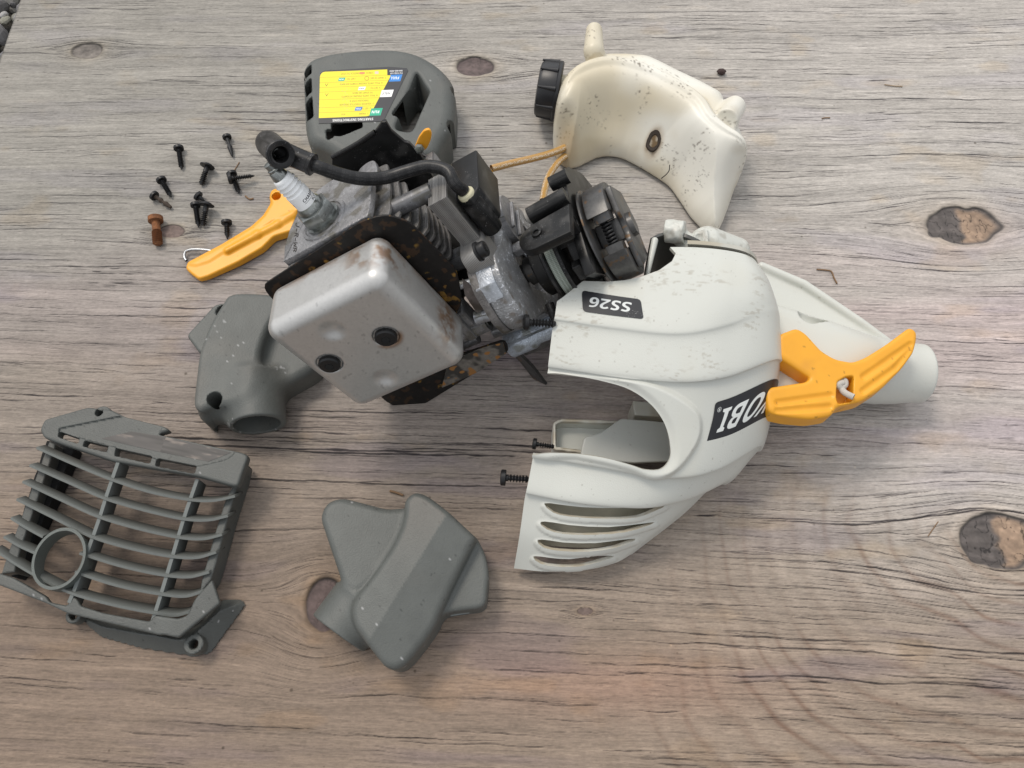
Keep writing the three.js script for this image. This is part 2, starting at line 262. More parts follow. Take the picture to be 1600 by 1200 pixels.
const wood = (() => {
  const N = TW * TH, R = new Float32Array(N), G = new Float32Array(N), Bl = new Float32Array(N), H = new Float32Array(N);
  const heart = spot(1600, 850, 0);
  for (let j = 0; j < TH; j++) for (let i = 0; i < TW; i++) {
    const x = BX0 + (i + .5) * PX, z = BZ0 + (j + .5) * PX, q = grain(x, z), o = j * TW + i;
    // weathering: silver grey at the far side and the right, brown and less bleached near the front
    let w = sstep(-70, 190, z - .10 * x + 70 * (fb2(x * .006 + 3, z * .014, 41) - .5)) * .95;
    w = clamp(w - sstep(110, 300, x) * sstep(215, 30, z) * .55);
    const lr = sstep(-330, 330, x + 120 * (n2(x * .004, z * .008, 42) - .5));
    let r = mix(mix(.272, .405, lr), mix(.202, .258, lr), w), g = mix(mix(.254, .376, lr), mix(.147, .198, lr), w), b = mix(mix(.226, .344, lr), mix(.109, .150, lr), w);
    const warm = sstep(-170, -40, z) * sstep(110, -40, z - .1 * x) * (.3 + .9 * n2(x * .008, q * .06, 43));   // rosy tint through the middle
    r *= 1 + .055 * warm; g *= 1 - .035 * warm; b *= 1 - .005 * warm;
    const pk = Math.exp(-(((x - 65) / 95) ** 2) - (((z - 200) / 18) ** 2)); r *= 1 + .16 * pk; g *= 1 + .01 * pk; b *= 1 - .02 * pk;
    const ol = Math.exp(-(((x + 330) / 90) ** 2) - (((z + 5) / 26) ** 2)) * .4; r *= 1 - .10 * ol; g *= 1 - .16 * ol; b *= 1 - .24 * ol;
    // growth bands, streaks, fibres and grit
    const band = fb2(x * .004 + 2, q * .14, 51), str = fb2(x * .009, q * .6, 54), fib = n2(x * .07, q * 1.5, 57), fin = n2(x * .24, q * 2.4, 58), f3 = n2(x * .5, q * 3.4, 65);
    let t = .54 + .36 * band + .28 * str + .20 * fib + .26 * fin + .21 * f3 - .19;
    const sp = n2(x * .5, z * .7, 59), s2 = n2(x * 1.3, z * 1.5, 60), mo = fb2(x * .05, z * .09, 76); t *= .80 + .11 * sp + .11 * s2 + .18 * mo;
    // bluish and purple-grey weather stains, tan smudges, pale worn fibres
    const bl = sstep(.54, .74, fb2(x * .010 + 9, q * .05, 66)) * .7 * (.4 + .6 * w + .3 * warm); r = mix(r, r * .80, bl); g = mix(g, g * .80, bl); b = mix(b, b * .96, bl);
    const tan = sstep(.64, .82, fb2(x * .024 + 4, z * .05, 71)) * .42; r = mix(r, r * 1.02, tan); g = mix(g, g * .91, tan); b = mix(b, b * .74, tan);
    const pale = sstep(.60, .82, fb2(x * .03 + 1, q * .5, 74)) * .17; t *= 1 + pale;
    // oval growth rings round the knot at the right edge: thin reddish lines
    const cx = (x - heart[0]) * .78, cz = z - heart[2], rr = Math.hypot(cx, cz) + 30 * (n2(x * .010, z * .012, 61) - .5) + 7 * (n2(x * .05, z * .05, 62) - .5), cm = sstep(-260, -130, x - heart[0] + cz * .4) * sstep(-40, 20, cz + .10 * (heart[0] - x)) * sstep(22, 34, rr);
    const pr = rr * .40 + 2.2 * n2(rr * .03, 2, 64), ring = Math.pow(.5 + .5 * Math.sin(pr), 9) * (.05 + 1.1 * n2(x * .03, z * .05, 63)), hal = Math.pow(.5 + .5 * Math.sin(pr + 2.2), 3);
    r *= 1 - cm * ring * .30; g *= 1 - cm * ring * .40; b *= 1 - cm * ring * .44; t *= 1 + .10 * cm * hal;
    let h = .60 + .12 * (str - .5) + .16 * (fib - .5) + .16 * (fin - .5) + .10 * (f3 - .5) + .06 * (s2 - .5);
    for (const k of knots) {
      const e0 = Math.hypot((x - k.x) / k.a, (z - k.z) / k.b); if (e0 > 3.2) continue;
      const e = knotE(k, x, z), inn = sstep(1.04, .96, e), rim = Math.exp(-(((e - 1) / (k.kind === 'grey' || k.kind === 'plum' ? .085 : .06)) ** 2)), halo = Math.exp(-Math.max(0, e - 1) * 2.2) * (1 - inn);
      const kn = fb2(x * .25, z * .25, 81), spoke = n2(Math.atan2(z - k.z, x - k.x) * 4 + 20, e * 3, 83);
      let c = [.20, .175, .155]; if (k.kind === 'plum') c = [.105, .075, .072]; if (k.kind === 'small') c = [.16, .115, .10];
      if (k.kind === 'split') { const s = sstep(-.15, .05, (x - k.x) / k.a + .25 * (n2(x * .1, z * .2, 85) - .5)) * sstep(1, .75, e); c = [mix(.115, .30, s), mix(.098, .205, s), mix(.092, .14, s)]; t *= 1 - .35 * inn * (1 - s) * n2(x * .08, z * .5, 86); }
      const m = .66 + .55 * kn + .3 * (spoke - .5); const cr = sstep(.035, .005, Math.abs(fb2(x * .13 + k.x, z * .09, 88) - .5) + .02 * n2(x, z, 89)) * inn * (k.kind === 'split' ? .8 : .3); t *= 1 - cr; h -= cr * .3; r = mix(r, c[0] * m, inn * .94); g = mix(g, c[1] * m, inn * .94); b = mix(b, c[2] * m, inn * .94);
      const lines = .5 + .5 * Math.sin(e * 17 + 3 * n2(x * .06, z * .06, 87)); t *= 1 - .20 * halo * lines;
      r *= 1 + .12 * halo; g *= 1 + .05 * halo; b *= 1 - .04 * halo;
      const up = .55 + .45 * -Math.sign(z - k.z) * clamp(Math.abs(z - k.z) / k.b); t *= 1 - rim * .88 * up; h -= .35 * rim * up + .10 * inn;
    }
    R[o] = r * t; G[o] = g * t; Bl[o] = b * t; H[o] = h;
  }
  // drying cracks: traced along the grain
  const rnd = rng(77);
  function crack(x0, q0, len, wid, dark) {
    let z = q0; const gz = (x, zz) => grain(x, zz), ph = rnd() * 100, steps = Math.floor(len / .5); let drift = 0;
    for (let it = 0; it < 6; it++) z -= gz(x0, z) - q0;
    for (let s = 0; s <= steps; s++) {
      const x = x0 + s * .5, t = s / steps; if (s % 4 === 0) drift += (rnd() - .5) * .30; const target = q0 + drift * .6 + 1.3 * (n2(x * .05 + ph, 3, 91) - .5) + .5 * (n2(x * .21 + ph, 5, 93) - .5);
      const e = gz(x, z) - target; z -= clamp(e, -.6, .6);
      const inK = knots.some(k => Math.hypot((x - k.x) / k.a, (z - k.z) / k.b) < 1.02); if (inK) continue;
      const w = wid * Math.min(1, 4 * t, 4 * (1 - t)) * (.45 + 1.1 * n2(x * .11 + ph, 7, 92)), i = Math.floor((x - BX0) / PX); if (i < 0 || i >= TW || w < .03) continue;
      const jc = (z - BZ0) / PX - .5, hw = w / PX / 2;
      for (let j = Math.floor(jc - hw - 1.5); j <= jc + hw + 1.5; j++) {
        if (j < 0 || j >= TH) continue; const cov = clamp(hw + .5 - Math.abs(j - jc), 0, Math.min(1, 2 * hw + .25)), o = j * TW + i, k = 1 - cov * dark; R[o] *= k; G[o] *= mix(1, k, 1.01); Bl[o] *= mix(1, k, .99); H[o] -= cov * .5 * dark;
      }
      if (wid > .2) { const j = Math.round(jc + hw + 1); if (j > 0 && j < TH) { const o = j * TW + i, k = 1 + .10 * dark; R[o] *= k; G[o] *= k; Bl[o] *= k; }
      }
    }
  }
  const dens = (x, z) => fb2(x * .007 + 8, z * .03, 95) * (1 - .45 * sstep(60, 190, z) * sstep(200, -100, x));
  for (const k of knots) for (let n = 0; n < (k.a > 8 ? 46 : 20); n++) { const sd = rnd() < .5 ? -1 : 1, x = k.x + sd * k.a * (1.0 + 1.6 * rnd()) - 6, z = k.z + (rnd() - .5) * 3.4 * k.b; crack(x, grain(x, z), 6 + k.a * (.4 + 1.3 * rnd()), .12 + .28 * rnd() * rnd(), .5 + .4 * rnd()); }
  for (let n = 0; n < 11000; n++) {                                   // hair lines
    const x = BX0 - 40 + rnd() * 1060, z = BZ0 + rnd() * 880, L = 8 + 70 * rnd() * rnd(), wd = .10 + .16 * rnd(), dk = .30 + .40 * rnd(), keep = rnd(); if (keep > dens(x, z) * 1.6) continue;
    crack(x, grain(x, z), L, wd, dk);
  }
  for (let n = 0; n < 3000; n++) {                                   // plain cracks
    const x = BX0 - 60 + rnd() * 1080, z = BZ0 + rnd() * 880, L = 14 + 110 * Math.pow(rnd(), 1.6), wd = .26 + .42 * rnd() * rnd(), dk = .72 + .24 * rnd(), keep = rnd(); if (keep > dens(x, z) * 1.45) continue;
    crack(x, grain(x, z), L, wd, dk);
  }
  for (const [a, b, L, wd] of [[330, 436, 60, .9], [-20, 676, 200, 1.3], [170, 690, 260, 1.4], [420, 702, 180, 1.3], [430, 640, 150, .9], [800, 760, 60, .8], [190, 740, 300, .8], [560, 700, 160, .9], [1000, 800, 330, .6], [640, 690, 200, .8], [720, 668, 120, 1.0], [1180, 812, 240, .8], [1060, 866, 280, .6], [520, 690, 200, .7], [1120, 880, 330, .7], [20, 490, 260, .6], [180, 478, 160, .8], [880, 980, 420, .7], [900, 1000, 400, .6], [940, 1050, 380, .7], [20, 215, 120, .6], [300, 175, 130, .6], [1220, 155, 240, .6], [1240, 245, 240, .6], [780, 20, 260, .5]]) { const p = spot(a, b, 0); crack(p[0], grain(p[0], p[2]), L, wd, .88); }
  for (let n = 0; n < 12; n++) { const p = spot(135 + 55 * rnd(), 412 + 38 * rnd(), 0); crack(p[0], grain(p[0], p[2]), 6 + 20 * rnd(), .3 + .5 * rnd(), .75); }   // torn fibres at the left
  for (let n = 0; n < 420; n++) {                                    // flecks of grit and dirt
    const i = Math.floor(rnd() * TW), j = Math.floor(rnd() * TH), s = .4 + 1.3 * rnd() * rnd(), lt = rnd() < .35, k = lt ? 1.35 : .45;
    for (let b = -4; b <= 4; b++) for (let a = -4; a <= 4; a++) { const ii = i + a, jj = j + b; if (ii < 0 || jj < 0 || ii >= TW || jj >= TH) continue; const c = clamp(s + .5 - Math.hypot(a, b) * .8), o = jj * TW + ii; R[o] *= mix(1, k, c); G[o] *= mix(1, k * .96, c); Bl[o] *= mix(1, k * .9, c); }
  }
  const cd = new Uint8Array(N * 4), hd = new Uint8Array(N * 4);
  for (let o = 0; o < N; o++) { const j = TH - 1 - Math.floor(o / TW), q = (j * TW + o % TW) * 4; cd[q] = toB(R[o]); cd[q + 1] = toB(G[o]); cd[q + 2] = toB(Bl[o]); cd[q + 3] = 255; const h = Math.round(255 * clamp(H[o])); hd[q] = hd[q + 1] = hd[q + 2] = h; hd[q + 3] = 255; }
  return { map: dataTex(TW, TH, cd, true), bump: dataTex(TW, TH, hd, false) };
})();
{
  const st = 2.5, nx = Math.round(TW * PX / st), nz = Math.round(TH * PX / st), pos = [], uv = [], ix = [];
  const relief = (x, z) => { let y = .5 * (fb2(x * .02, grain(x, z) * .12, 97) - .5) - .25; for (const k of knots) { const e = knotE(k, x, z); y -= 1.1 * sstep(1.08, .88, e) * (k.kind === 'small' ? .4 : 1) - .5 * Math.exp(-(((e - 1.4) / .35) ** 2)); } return Math.min(y, .15); };
  for (let j = -1; j <= nz + 1; j++) for (let i = -1; i <= nx + 1; i++) {
    const ci = Math.min(Math.max(i, 0), nx), cj = Math.min(Math.max(j, 0), nz), x = BX0 + ci * st, z = BZ0 + cj * st, out = ci !== i || cj !== j;
    pos.push(x * .001, (out ? -18 : relief(x, z)) * .001, z * .001); uv.push(ci / nx, 1 - cj / nz);
  }
  const W = nx + 3; for (let j = 0; j < nz + 2; j++) for (let i = 0; i < nx + 2; i++) { const a = j * W + i; ix.push(a, a + W, a + 1, a + 1, a + W, a + W + 1); }
  const g = new THREE.BufferGeometry(); g.setAttribute('position', new THREE.Float32BufferAttribute(pos, 3)); g.setAttribute('uv', new THREE.Float32BufferAttribute(uv, 2)); g.setIndex(ix); g.computeVertexNormals();
  const m = new THREE.Mesh(g, new THREE.MeshStandardMaterial({ map: wood.map, bumpMap: wood.bump, bumpScale: .0014, roughness: .82 })); m.receiveShadow = m.castShadow = true;
  structure(m, 'wooden_board');
}
{
  const soil = tile(256, .25, (u, v) => { const k = fb2(u * 32, v * 32, 5, 32); return [.05 + .07 * k, .048 + .066 * k, .043 + .058 * k]; });
  const g = new THREE.PlaneGeometry(6, 6).rotateX(-Math.PI / 2); boxUV(g); g.translate(0, -.05, 0);
  const m = new THREE.Mesh(g, new THREE.MeshStandardMaterial({ map: soil, roughness: 1 })); m.receiveShadow = true; structure(m, 'ground');
  const geo = new THREE.IcosahedronGeometry(1, 1), p = geo.attributes.position; for (let i = 0; i < p.count; i++) { const k = .8 + .4 * n3(p.getX(i) * 1.7 + 5, p.getY(i) * 1.7, p.getZ(i) * 1.7); p.setXYZ(i, p.getX(i) * k, p.getY(i) * k, p.getZ(i) * k); } geo.computeVertexNormals();
  const r = rng(5), n = 2600, im = new THREE.InstancedMesh(geo, new THREE.MeshStandardMaterial({ roughness: .9 }), n), o = new THREE.Object3D(), c = new THREE.Color();
  for (let i = 0; i < n; i++) { o.position.set(-.43 - .4 * r(), -.040 + .014 * r(), -.56 + .8 * r()); const s = .003 + .011 * r() * r(); o.scale.set(s * (1 + .5 * r()), s * .8, s); o.rotation.set(r() * 6, r() * 6, r() * 6); o.updateMatrix(); im.setMatrixAt(i, o.matrix); const k = .10 + .50 * r() * r(); c.setRGB(k, k * .97, k * (.80 + .2 * r())); im.setColorAt(i, c); }
  im.name = 'gravel'; im.castShadow = im.receiveShadow = true; im.userData = { label: 'loose grey gravel beyond the left edge of the board', category: 'gravel', kind: 'stuff' }; scene.add(im);
}

// ---------------------------------------------------------------- shared surfaces
const speck = tile(512, .11, (u, v) => { const k = .86 + .26 * fb2(u * 90, v * 90, 3, 90) + .06 * fb2(u * 9, v * 9, 4, 9), s = n2(u * 190, v * 190, 8, 190) > .968 ? 1.25 : 1; return k * s; });
const fineBump = tile(256, .05, (u, v) => fb2(u * 110, v * 110, 13, 110), false);
const greyPlastic = new THREE.MeshStandardMaterial({ vertexColors: true, map: speck, roughness: .52, bumpMap: fineBump, bumpScale: .00018 });
const greyPlain = new THREE.MeshStandardMaterial({ color: new THREE.Color().setRGB(.098, .112, .104), map: speck, roughness: .5, bumpMap: fineBump, bumpScale: .00018 });
const blackPlain = new THREE.MeshStandardMaterial({ color: new THREE.Color().setRGB(.018, .018, .019), map: speck, roughness: .5 });
const blackMatte = new THREE.MeshStandardMaterial({ color: new THREE.Color().setRGB(.010, .010, .010), roughness: .95 });
function greyTint(x, y, z, gx, gy) {                                 // moulded grey-green plastic: sun-faded brown patches, dust, chips
  const f = fb3(x * .02, y * .02, z * .02), d = fb3(x * .09 + 3, y * .09, z * .09 + 8), up = clamp(gy);
  let r = .098, g = .104, b = .097; const br = sstep(.52, .72, f) * .55; r = mix(r, .118, br); g = mix(g, .112, br); b = mix(b, .098, br);
  const k = .84 + .34 * d; r *= k; g *= k; b *= k;
  const s = hsh(Math.round(x * 1.1), Math.round(y * 1.1) + 50, Math.round(z * 1.1)); if (s > .9993) { r = g = b = .36; } else if (s < .004) { r *= .5; g *= .5; b *= .5; }
  return [r, g, b];
}
const toMM = (pts, ox, oy, sc, h) => pts.map(([x, y]) => spot2(ox + x / sc, oy + y / sc, h));
const up3 = (P, f) => { const [a, b, c] = f.map(i => P[i]); return (b[0] - a[0]) * (c[1] - a[1]) - (b[1] - a[1]) * (c[0] - a[0]) > 0 ? [f[0], f[2], f[1]] : f; };   // face up
const bounds = (P, pad, y0, y1) => { const xs = P.map(p => p[0]), zs = P.map(p => p[1]); return [[Math.min(...xs) - pad, y0, Math.min(...zs) - pad], [Math.max(...xs) + pad, y1, Math.max(...zs) + pad]]; };

// ---------------------------------------------------------------- lower middle: moulded cover lying face up
{
  const K = (pts, h) => toMM(pts, 470, 740, 3.636, h);
  const wl = chamfer(K([[108, 245], [150, 160], [235, 135], [500, 205], [600, 190], [640, 330], [500, 520], [330, 700], [245, 645], [185, 470]], 24), 9);
  const bd = chamfer(K([[590, 270], [590, 150], [650, 105], [720, 130], [830, 215], [1000, 365], [970, 420], [880, 600], [800, 770], [760, 870], [680, 980], [600, 1080], [535, 1120], [475, 1100], [300, 870], [280, 780], [310, 700], [420, 570], [540, 390]], 34), 12);
  const wr = chamfer(K([[940, 330], [1000, 365], [1050, 460], [1070, 570], [1052, 765], [825, 795], [690, 880], [700, 600]], 20), 5);
  const a = spot(470 + 350 / 3.636, 740 + 720 / 3.636, 9), b = spot(470 + 214 / 3.636, 740 + 908 / 3.636, 9);
  const c0 = spot2(470 + 830 / 3.636, 740 + 240 / 3.636, 38), c1 = spot2(470 + 440 / 3.636, 740 + 860 / 3.636, 38), cl = Math.hypot(c1[0] - c0[0], c1[1] - c0[1]), cn = [(c1[1] - c0[1]) / cl, -(c1[0] - c0[0]) / cl];
  const f = (x, y, z) => {
    const cd = (x - c0[0]) * cn[0] + (z - c0[1]) * cn[1];
    const top = 41 - (cd > 0 ? .20 * cd : .14 * -cd) - .05 * (z - c0[1]);
    const band = sdExt(sdPoly(x, z, bd), slabY(y, -8, top), 4.6);
    const L = sdExt(sdPoly(x, z, wl), slabY(y, -8, 27 + .05 * (z - 100)), 5), R = sdExt(sdPoly(x, z, wr), slabY(y, -8, 24), 3);
    let d = smin(smin(band, L, 5), Math.min(R, 1e3), 2.5); d = smin(d, sdCyl(x, y, z, a, b, 19.5, .8), 6);
    d = Math.max(d, -sdCyl(x, y, z, [mix(a[0], b[0], .6), 9, mix(a[2], b[2], .6)], [b[0] + (b[0] - a[0]) * .1, 9, b[2] + (b[2] - a[2]) * .1], 17));
    return Math.max(d, .3 - y);
  };
  const all = [...wl, ...bd, ...wr, [b[0] - 18, b[2] + 12], [b[0] + 12, b[2] + 18]], [lo, hi] = bounds(all, 4, -1, 46), c = spot(635, 900, 0);
  const t = thing('engine_cover', 'grey plastic cover with raised diagonal band, lying between grille and white housing', 'plastic cover', c);
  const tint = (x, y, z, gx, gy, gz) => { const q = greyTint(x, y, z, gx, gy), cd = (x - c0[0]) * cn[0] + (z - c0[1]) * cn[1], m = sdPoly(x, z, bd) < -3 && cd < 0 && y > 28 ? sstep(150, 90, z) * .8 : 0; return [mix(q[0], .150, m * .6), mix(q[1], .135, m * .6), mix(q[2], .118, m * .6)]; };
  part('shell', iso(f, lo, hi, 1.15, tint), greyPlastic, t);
  const tb = [spot(705, 960, 6), spot(744, 954, 6)];
  const g = new RoundedBoxGeometry(.0185, .006, .0032, 2, .0008); g.rotateY(Math.atan2(-(tb[1][2] - tb[0][2]), tb[1][0] - tb[0][0])); g.translate((tb[0][0] + tb[1][0]) * .0005, .008, (tb[0][2] + tb[1][2]) * .0005 - .0006);
  part('clip_tab', boxUV(g), new THREE.MeshStandardMaterial({ color: new THREE.Color().setRGB(.30, .35, .36), roughness: .5 }), t);
}
// ---------------------------------------------------------------- left: moulded cover under the muffler, with a pipe socket
{
  const K = (pts, h) => toMM(pts, 280, 440, 4.8, h);
  const wing = chamfer(K([[55, 405], [270, 172], [420, 150], [420, 480], [158, 545]], 12), 3);
  const panel = chamfer(K([[345, 158], [368, 118], [430, 95], [600, 90], [800, 110], [700, 300], [655, 385], [612, 510], [590, 690], [572, 800], [500, 895], [390, 925], [250, 945], [170, 992], [122, 955], [120, 890], [160, 545], [240, 330], [300, 230]], 32), 7);
  const low = chamfer(K([[620, 330], [1000, 330], [1040, 640], [975, 690], [775, 800], [730, 850], [700, 960], [420, 1020], [375, 1048], [240, 1012], [212, 1052], [135, 980], [220, 850], [480, 800]], 20), 6);
  const a = spot(280 + 575 / 4.8, 440 + 720 / 4.8, 17), b = spot(280 + 592 / 4.8, 440 + 1075 / 4.8, 17);
  const h1 = spot2(280 + 260 / 4.8, 440 + 875 / 4.8, 36), h2 = spot2(280 + 322 / 4.8, 440 + 212 / 4.8, 15), h3 = spot2(280 + 300 / 4.8, 440 + 1045 / 4.8, 14);
  const f = (x, y, z) => {
    const P = sdExt(sdPoly(x, z, panel), slabY(y, -8, 35 - .06 * (x + 190)), 4), L = sdExt(sdPoly(x, z, low), slabY(y, -8, 23), 6), Wg = sdExt(sdPoly(x, z, wing), slabY(y, -8, 13), 2);
    let d = smin(P, smin(L, sdCyl(x, y, z, a, b, 18.5, 1.2), 9), 8); d = Math.min(d, Wg);
    d = Math.max(d, -sdCyl(x, y, z, [mix(a[0], b[0], .5), 17, mix(a[2], b[2], .5)], [b[0] * 1.02 - a[0] * .02, 17, b[2] + 6], 15.2));
    d = Math.max(d, -sdCyl(x, y, z, [h1[0], 8, h1[1]], [h1[0], 60, h1[1]], 4.9), -sdCyl(x, y, z, [h2[0], 7, h2[1]], [h2[0], 60, h2[1]], 5.2), -sdCyl(x, y, z, [h3[0], 4, h3[1] - 2], [h3[0], 4, h3[1] + 14], 6));
    return Math.max(d, .3 - y);
  };
  const [lo, hi] = bounds([...wing, ...panel, ...low, [b[0], b[2]]], 4, -1, 41);
  const t = thing('pipe_cover', 'grey plastic cover with round pipe socket, tucked under the silver muffler', 'plastic cover', spot(390, 570, 0));
  const tint = (x, y, z, gx, gy, gz) => { const q = greyTint(x, y, z, gx, gy), sc = Math.abs(z - .4 * x - 150 + 3 * n3(x * .3, 1, z * .3)) > 999 || (n3(x * .6, y * .6, z * .6) > .80 && n3(x * .07 + 4, 2, z * .07) > .80) ? .35 : 0; return q.map(v => mix(v, .6, sc)); };
  part('shell', iso(f, lo, hi, 1.1, tint), greyPlastic, t);
}
// ---------------------------------------------------------------- top: air filter cover with the yellow instruction sticker
{
  const K = (pts, h) => toMM(pts, 440, 60, 4.444, h);
  const body = chamfer(K([[158, 255], [205, 190], [330, 145], [550, 113], [800, 110], [950, 143], [1085, 222], [1172, 312], [1212, 395], [1205, 600], [1190, 700], [1130, 780], [1080, 900], [500, 960], [330, 840], [212, 800], [182, 690], [170, 480]], 24), 14);
  const tri = chamfer(K([[935, 215], [1028, 365], [1015, 400], [905, 665], [780, 640]], 36), 5), triLow = chamfer(K([[935, 400], [985, 440], [905, 665], [780, 640]], 20), 3);
  const slot = chamfer(K([[350, 605], [560, 585], [572, 640], [420, 705], [352, 700]], 34), 2), step = chamfer(K([[308, 645], [360, 640], [365, 705], [320, 720]], 36), 2);
  const sl = [[[150, 235], [215, 205], [218, 275], [160, 300]], [[160, 330], [218, 305], [222, 410], [178, 430]], [[172, 465], [226, 440], [236, 590], [188, 605]]].map(p => chamfer(K(p, 30), 1.5));
  const n1 = spot2(440 + 1205 / 4.444, 60 + 430 / 4.444, 20), n2b = spot2(440 + 1175 / 4.444, 60 + 690 / 4.444, 20);
  const f = (x, y, z) => {
    const q = sdPoly(x, z, body), top = 38 + .05 * (z + 200);
    let d = sdExt(q, slabY(y, -20, top), 10); d = Math.max(d, -sdExt(q + 3.6, slabY(y, -20, top - 3.6), 7));
    const it = sdPoly(x, z, tri), wall = Math.max(it - 3, slabY(y, 4, top - 1)); d = Math.min(d, Math.max(wall, q + 1));
    d = smax(d, -Math.max(it + Math.max(0, (top - y) * .12), 9 - y), 3); d = Math.max(d, -Math.max(sdPoly(x, z, triLow), slabY(y, -20, 60)));
    d = Math.max(d, -Math.max(sdPoly(x, z, slot), 6 - y), -Math.max(sdPoly(x, z, step), 33 - y));
    for (const s of sl) d = Math.max(d, -Math.max(sdPoly(x, z, s), 5 - y));
    d = Math.max(d, -sdCyl(x, y, z, [n1[0] + 2, -5, n1[1]], [n1[0] + 2, 60, n1[1]], 5), -sdCyl(x, y, z, [n2b[0] + 4, -5, n2b[1]], [n2b[0] + 4, 60, n2b[1]], 6));
    return Math.max(d, .3 - y);
  };
  const [lo, hi] = bounds(body, 4, -1, 44);
  const t = thing('filter_cover', 'grey plastic cover with a yellow instruction sticker, lying behind the engine', 'plastic cover', spot(590, 170, 0));
  part('shell', iso(f, lo, hi, 1.2, greyTint), greyPlastic, t);
  const inn = chamfer(K([[200, 260], [230, 220], [540, 140], [800, 140], [740, 560], [600, 640], [560, 720], [330, 780], [230, 720]], 10), 3); part('shade_plate', iso((x, y, z) => sdExt(Math.max(sdPoly(x, z, inn), sdPoly(x, z, body) + 5), slabY(y, 4, 8), .6), ...bounds(inn, 3, 1, 11), 1.6), blackMatte, t);  // added black plate, so the inside of the slot looks shaded
  // sticker: printed in its own upright frame (it lies upside down in the photograph)
  const cw = 1024, ch = 640, cv = document.createElement('canvas'); cv.width = cw; cv.height = ch; const g = cv.getContext('2d');
  g.fillStyle = '#2b2c31'; g.fillRect(0, 0, cw, ch);
  g.fillStyle = '#f3e02a'; g.beginPath(); g.moveTo(480, 70); g.lineTo(cw, 70); g.lineTo(cw, 560); g.quadraticCurveTo(cw - 6, 622, cw - 60, 626); g.lineTo(226, 626); g.lineTo(226, 552); g.lineTo(182, 552); g.lineTo(432, 92); g.quadraticCurveTo(446, 70, 480, 70); g.fill();
  g.fillStyle = '#f4f4f0'; g.font = 'bold 38px sans-serif'; g.fillText('STARTING INSTRUCTIONS', 400, 50);
  g.textBaseline = 'middle'; g.lineWidth = 2.5; g.strokeStyle = '#6b641c';
  const rowY = [132, 190, 284, 376, 432, 492, 556]; for (const y of rowY) { g.beginPath(); g.moveTo(432 - (y - 92) * .543, y); g.lineTo(cw, y); g.stroke(); }
  g.fillStyle = '#57511c'; g.font = '28px sans-serif';
  const tx = (s, x, y) => g.fillText(s, x, y);
  tx('1  PRIME', 455, 102); tx('X10', 720, 102); tx('2  SET TO', 425, 162); tx('3  SQUEEZE THROTTLE TRIGGER', 390, 216); tx('THROUGH STEP 6', 450, 256);
  tx('4  PULL UNTIL ENGINE ATTEMPTS', 345, 312); tx('TO START (4X MAX)', 400, 350); tx('5  SET TO', 310, 404); tx('6  PULL UNTIL ENGINE STARTS (6X MAX)', 285, 462); tx('7  WAIT 10 SEC', 240, 525); tx('>SET TO', 600, 525); tx('PRESS', 400, 592); tx('SWITCH TO STOP', 560, 592);
  const tag = (x, y, w, h, c, s, tc, fs) => { g.fillStyle = c; g.beginPath(); g.moveTo(x + .18 * w, y); g.lineTo(x + w, y); g.lineTo(x + .85 * w, y + h); g.lineTo(x, y + h); g.fill(); g.fillStyle = tc; g.font = 'italic bold ' + fs + 'px sans-serif'; g.fillText(s, x + .22 * w, y + h / 2); };
  tag(520, 140, 96, 42, '#2a6fc0', 'FULL', '#fff', 26); tag(480, 384, 96, 40, '#f6f6f4', 'HALF', '#555', 26); tag(720, 503, 90, 42, '#10a884', 'RUN', '#fff', 26);
  tag(288, 74, 158, 86, '#12ab88', 'RUN', '#fff', 44); tag(155, 290, 165, 84, '#f8f8f6', 'HALF', '#777', 40); tag(46, 474, 164, 84, '#2880cf', 'FULL', '#fff', 44);
  g.fillStyle = '#e8e8ea'; g.font = 'bold 25px sans-serif'; tx('For help call', 44, 574); tx('800-860-4050', 44, 604);
  g.fillStyle = '#d98a5a'; g.beginPath(); g.ellipse(525, 592, 36, 15, 0, 0, 7); g.fill(); g.strokeStyle = '#9a6a20'; g.lineWidth = 5; g.beginPath(); g.arc(470, 525, 24, 0, 7); g.stroke();
  g.fillStyle = '#f4c8b0'; g.fillRect(330, 574, 44, 34); g.strokeStyle = '#4a4618'; g.lineWidth = 5; for (const [x, y] of [[940, 350], [945, 470]]) { g.beginPath(); g.moveTo(x - 20, y + 10); g.lineTo(x, y - 22); g.lineTo(x + 14, y + 8); g.stroke(); }
  const rn = rng(9); g.fillStyle = 'rgba(225,190,150,.5)'; for (let i = 0; i < 60; i++) g.fillRect(660 + 160 * rn() * rn(), 80 + 520 * rn(), 3 + 12 * rn(), 3 + 8 * rn());
  const ct = new THREE.CanvasTexture(cv); ct.colorSpace = THREE.SRGBColorSpace;
  const q = [[700, 578], [258, 592], [262, 190], [868, 180]];  // corners in the zoomed photograph: canvas top-left, top-right, bottom-right, bottom-left of the printed field
  const outline = [[258, 592], [690, 576], [712, 562], [876, 205], [866, 188], [745, 178], [290, 207], [262, 228]];
  const o = spot2(440 + 716 / 4.444, 60 + 578 / 4.444, 37.5); void q; void o;
  const top = (x, z) => 38.35 + .05 * (z + 200), sh = outline.map(([x, y]) => spot2(440 + x / 4.444, 60 + y / 4.444, 38));
  // canvas axes on the sticker, mm
  const A = spot2(440 + 258 / 4.444, 60 + 597 / 4.444, 38), B = spot2(440 + 880 / 4.444, 60 + 572 / 4.444, 38), C = spot2(440 + 262 / 4.444, 60 + 208 / 4.444, 38);
  const ex = [A[0] - B[0], A[1] - B[1]], ey = [C[0] - A[0], C[1] - A[1]], det = ex[0] * ey[1] - ex[1] * ey[0];
  const tri3 = THREE.ShapeUtils.triangulateShape(sh.map(p => new THREE.Vector2(p[0], p[1])), []), P = [], U = [];
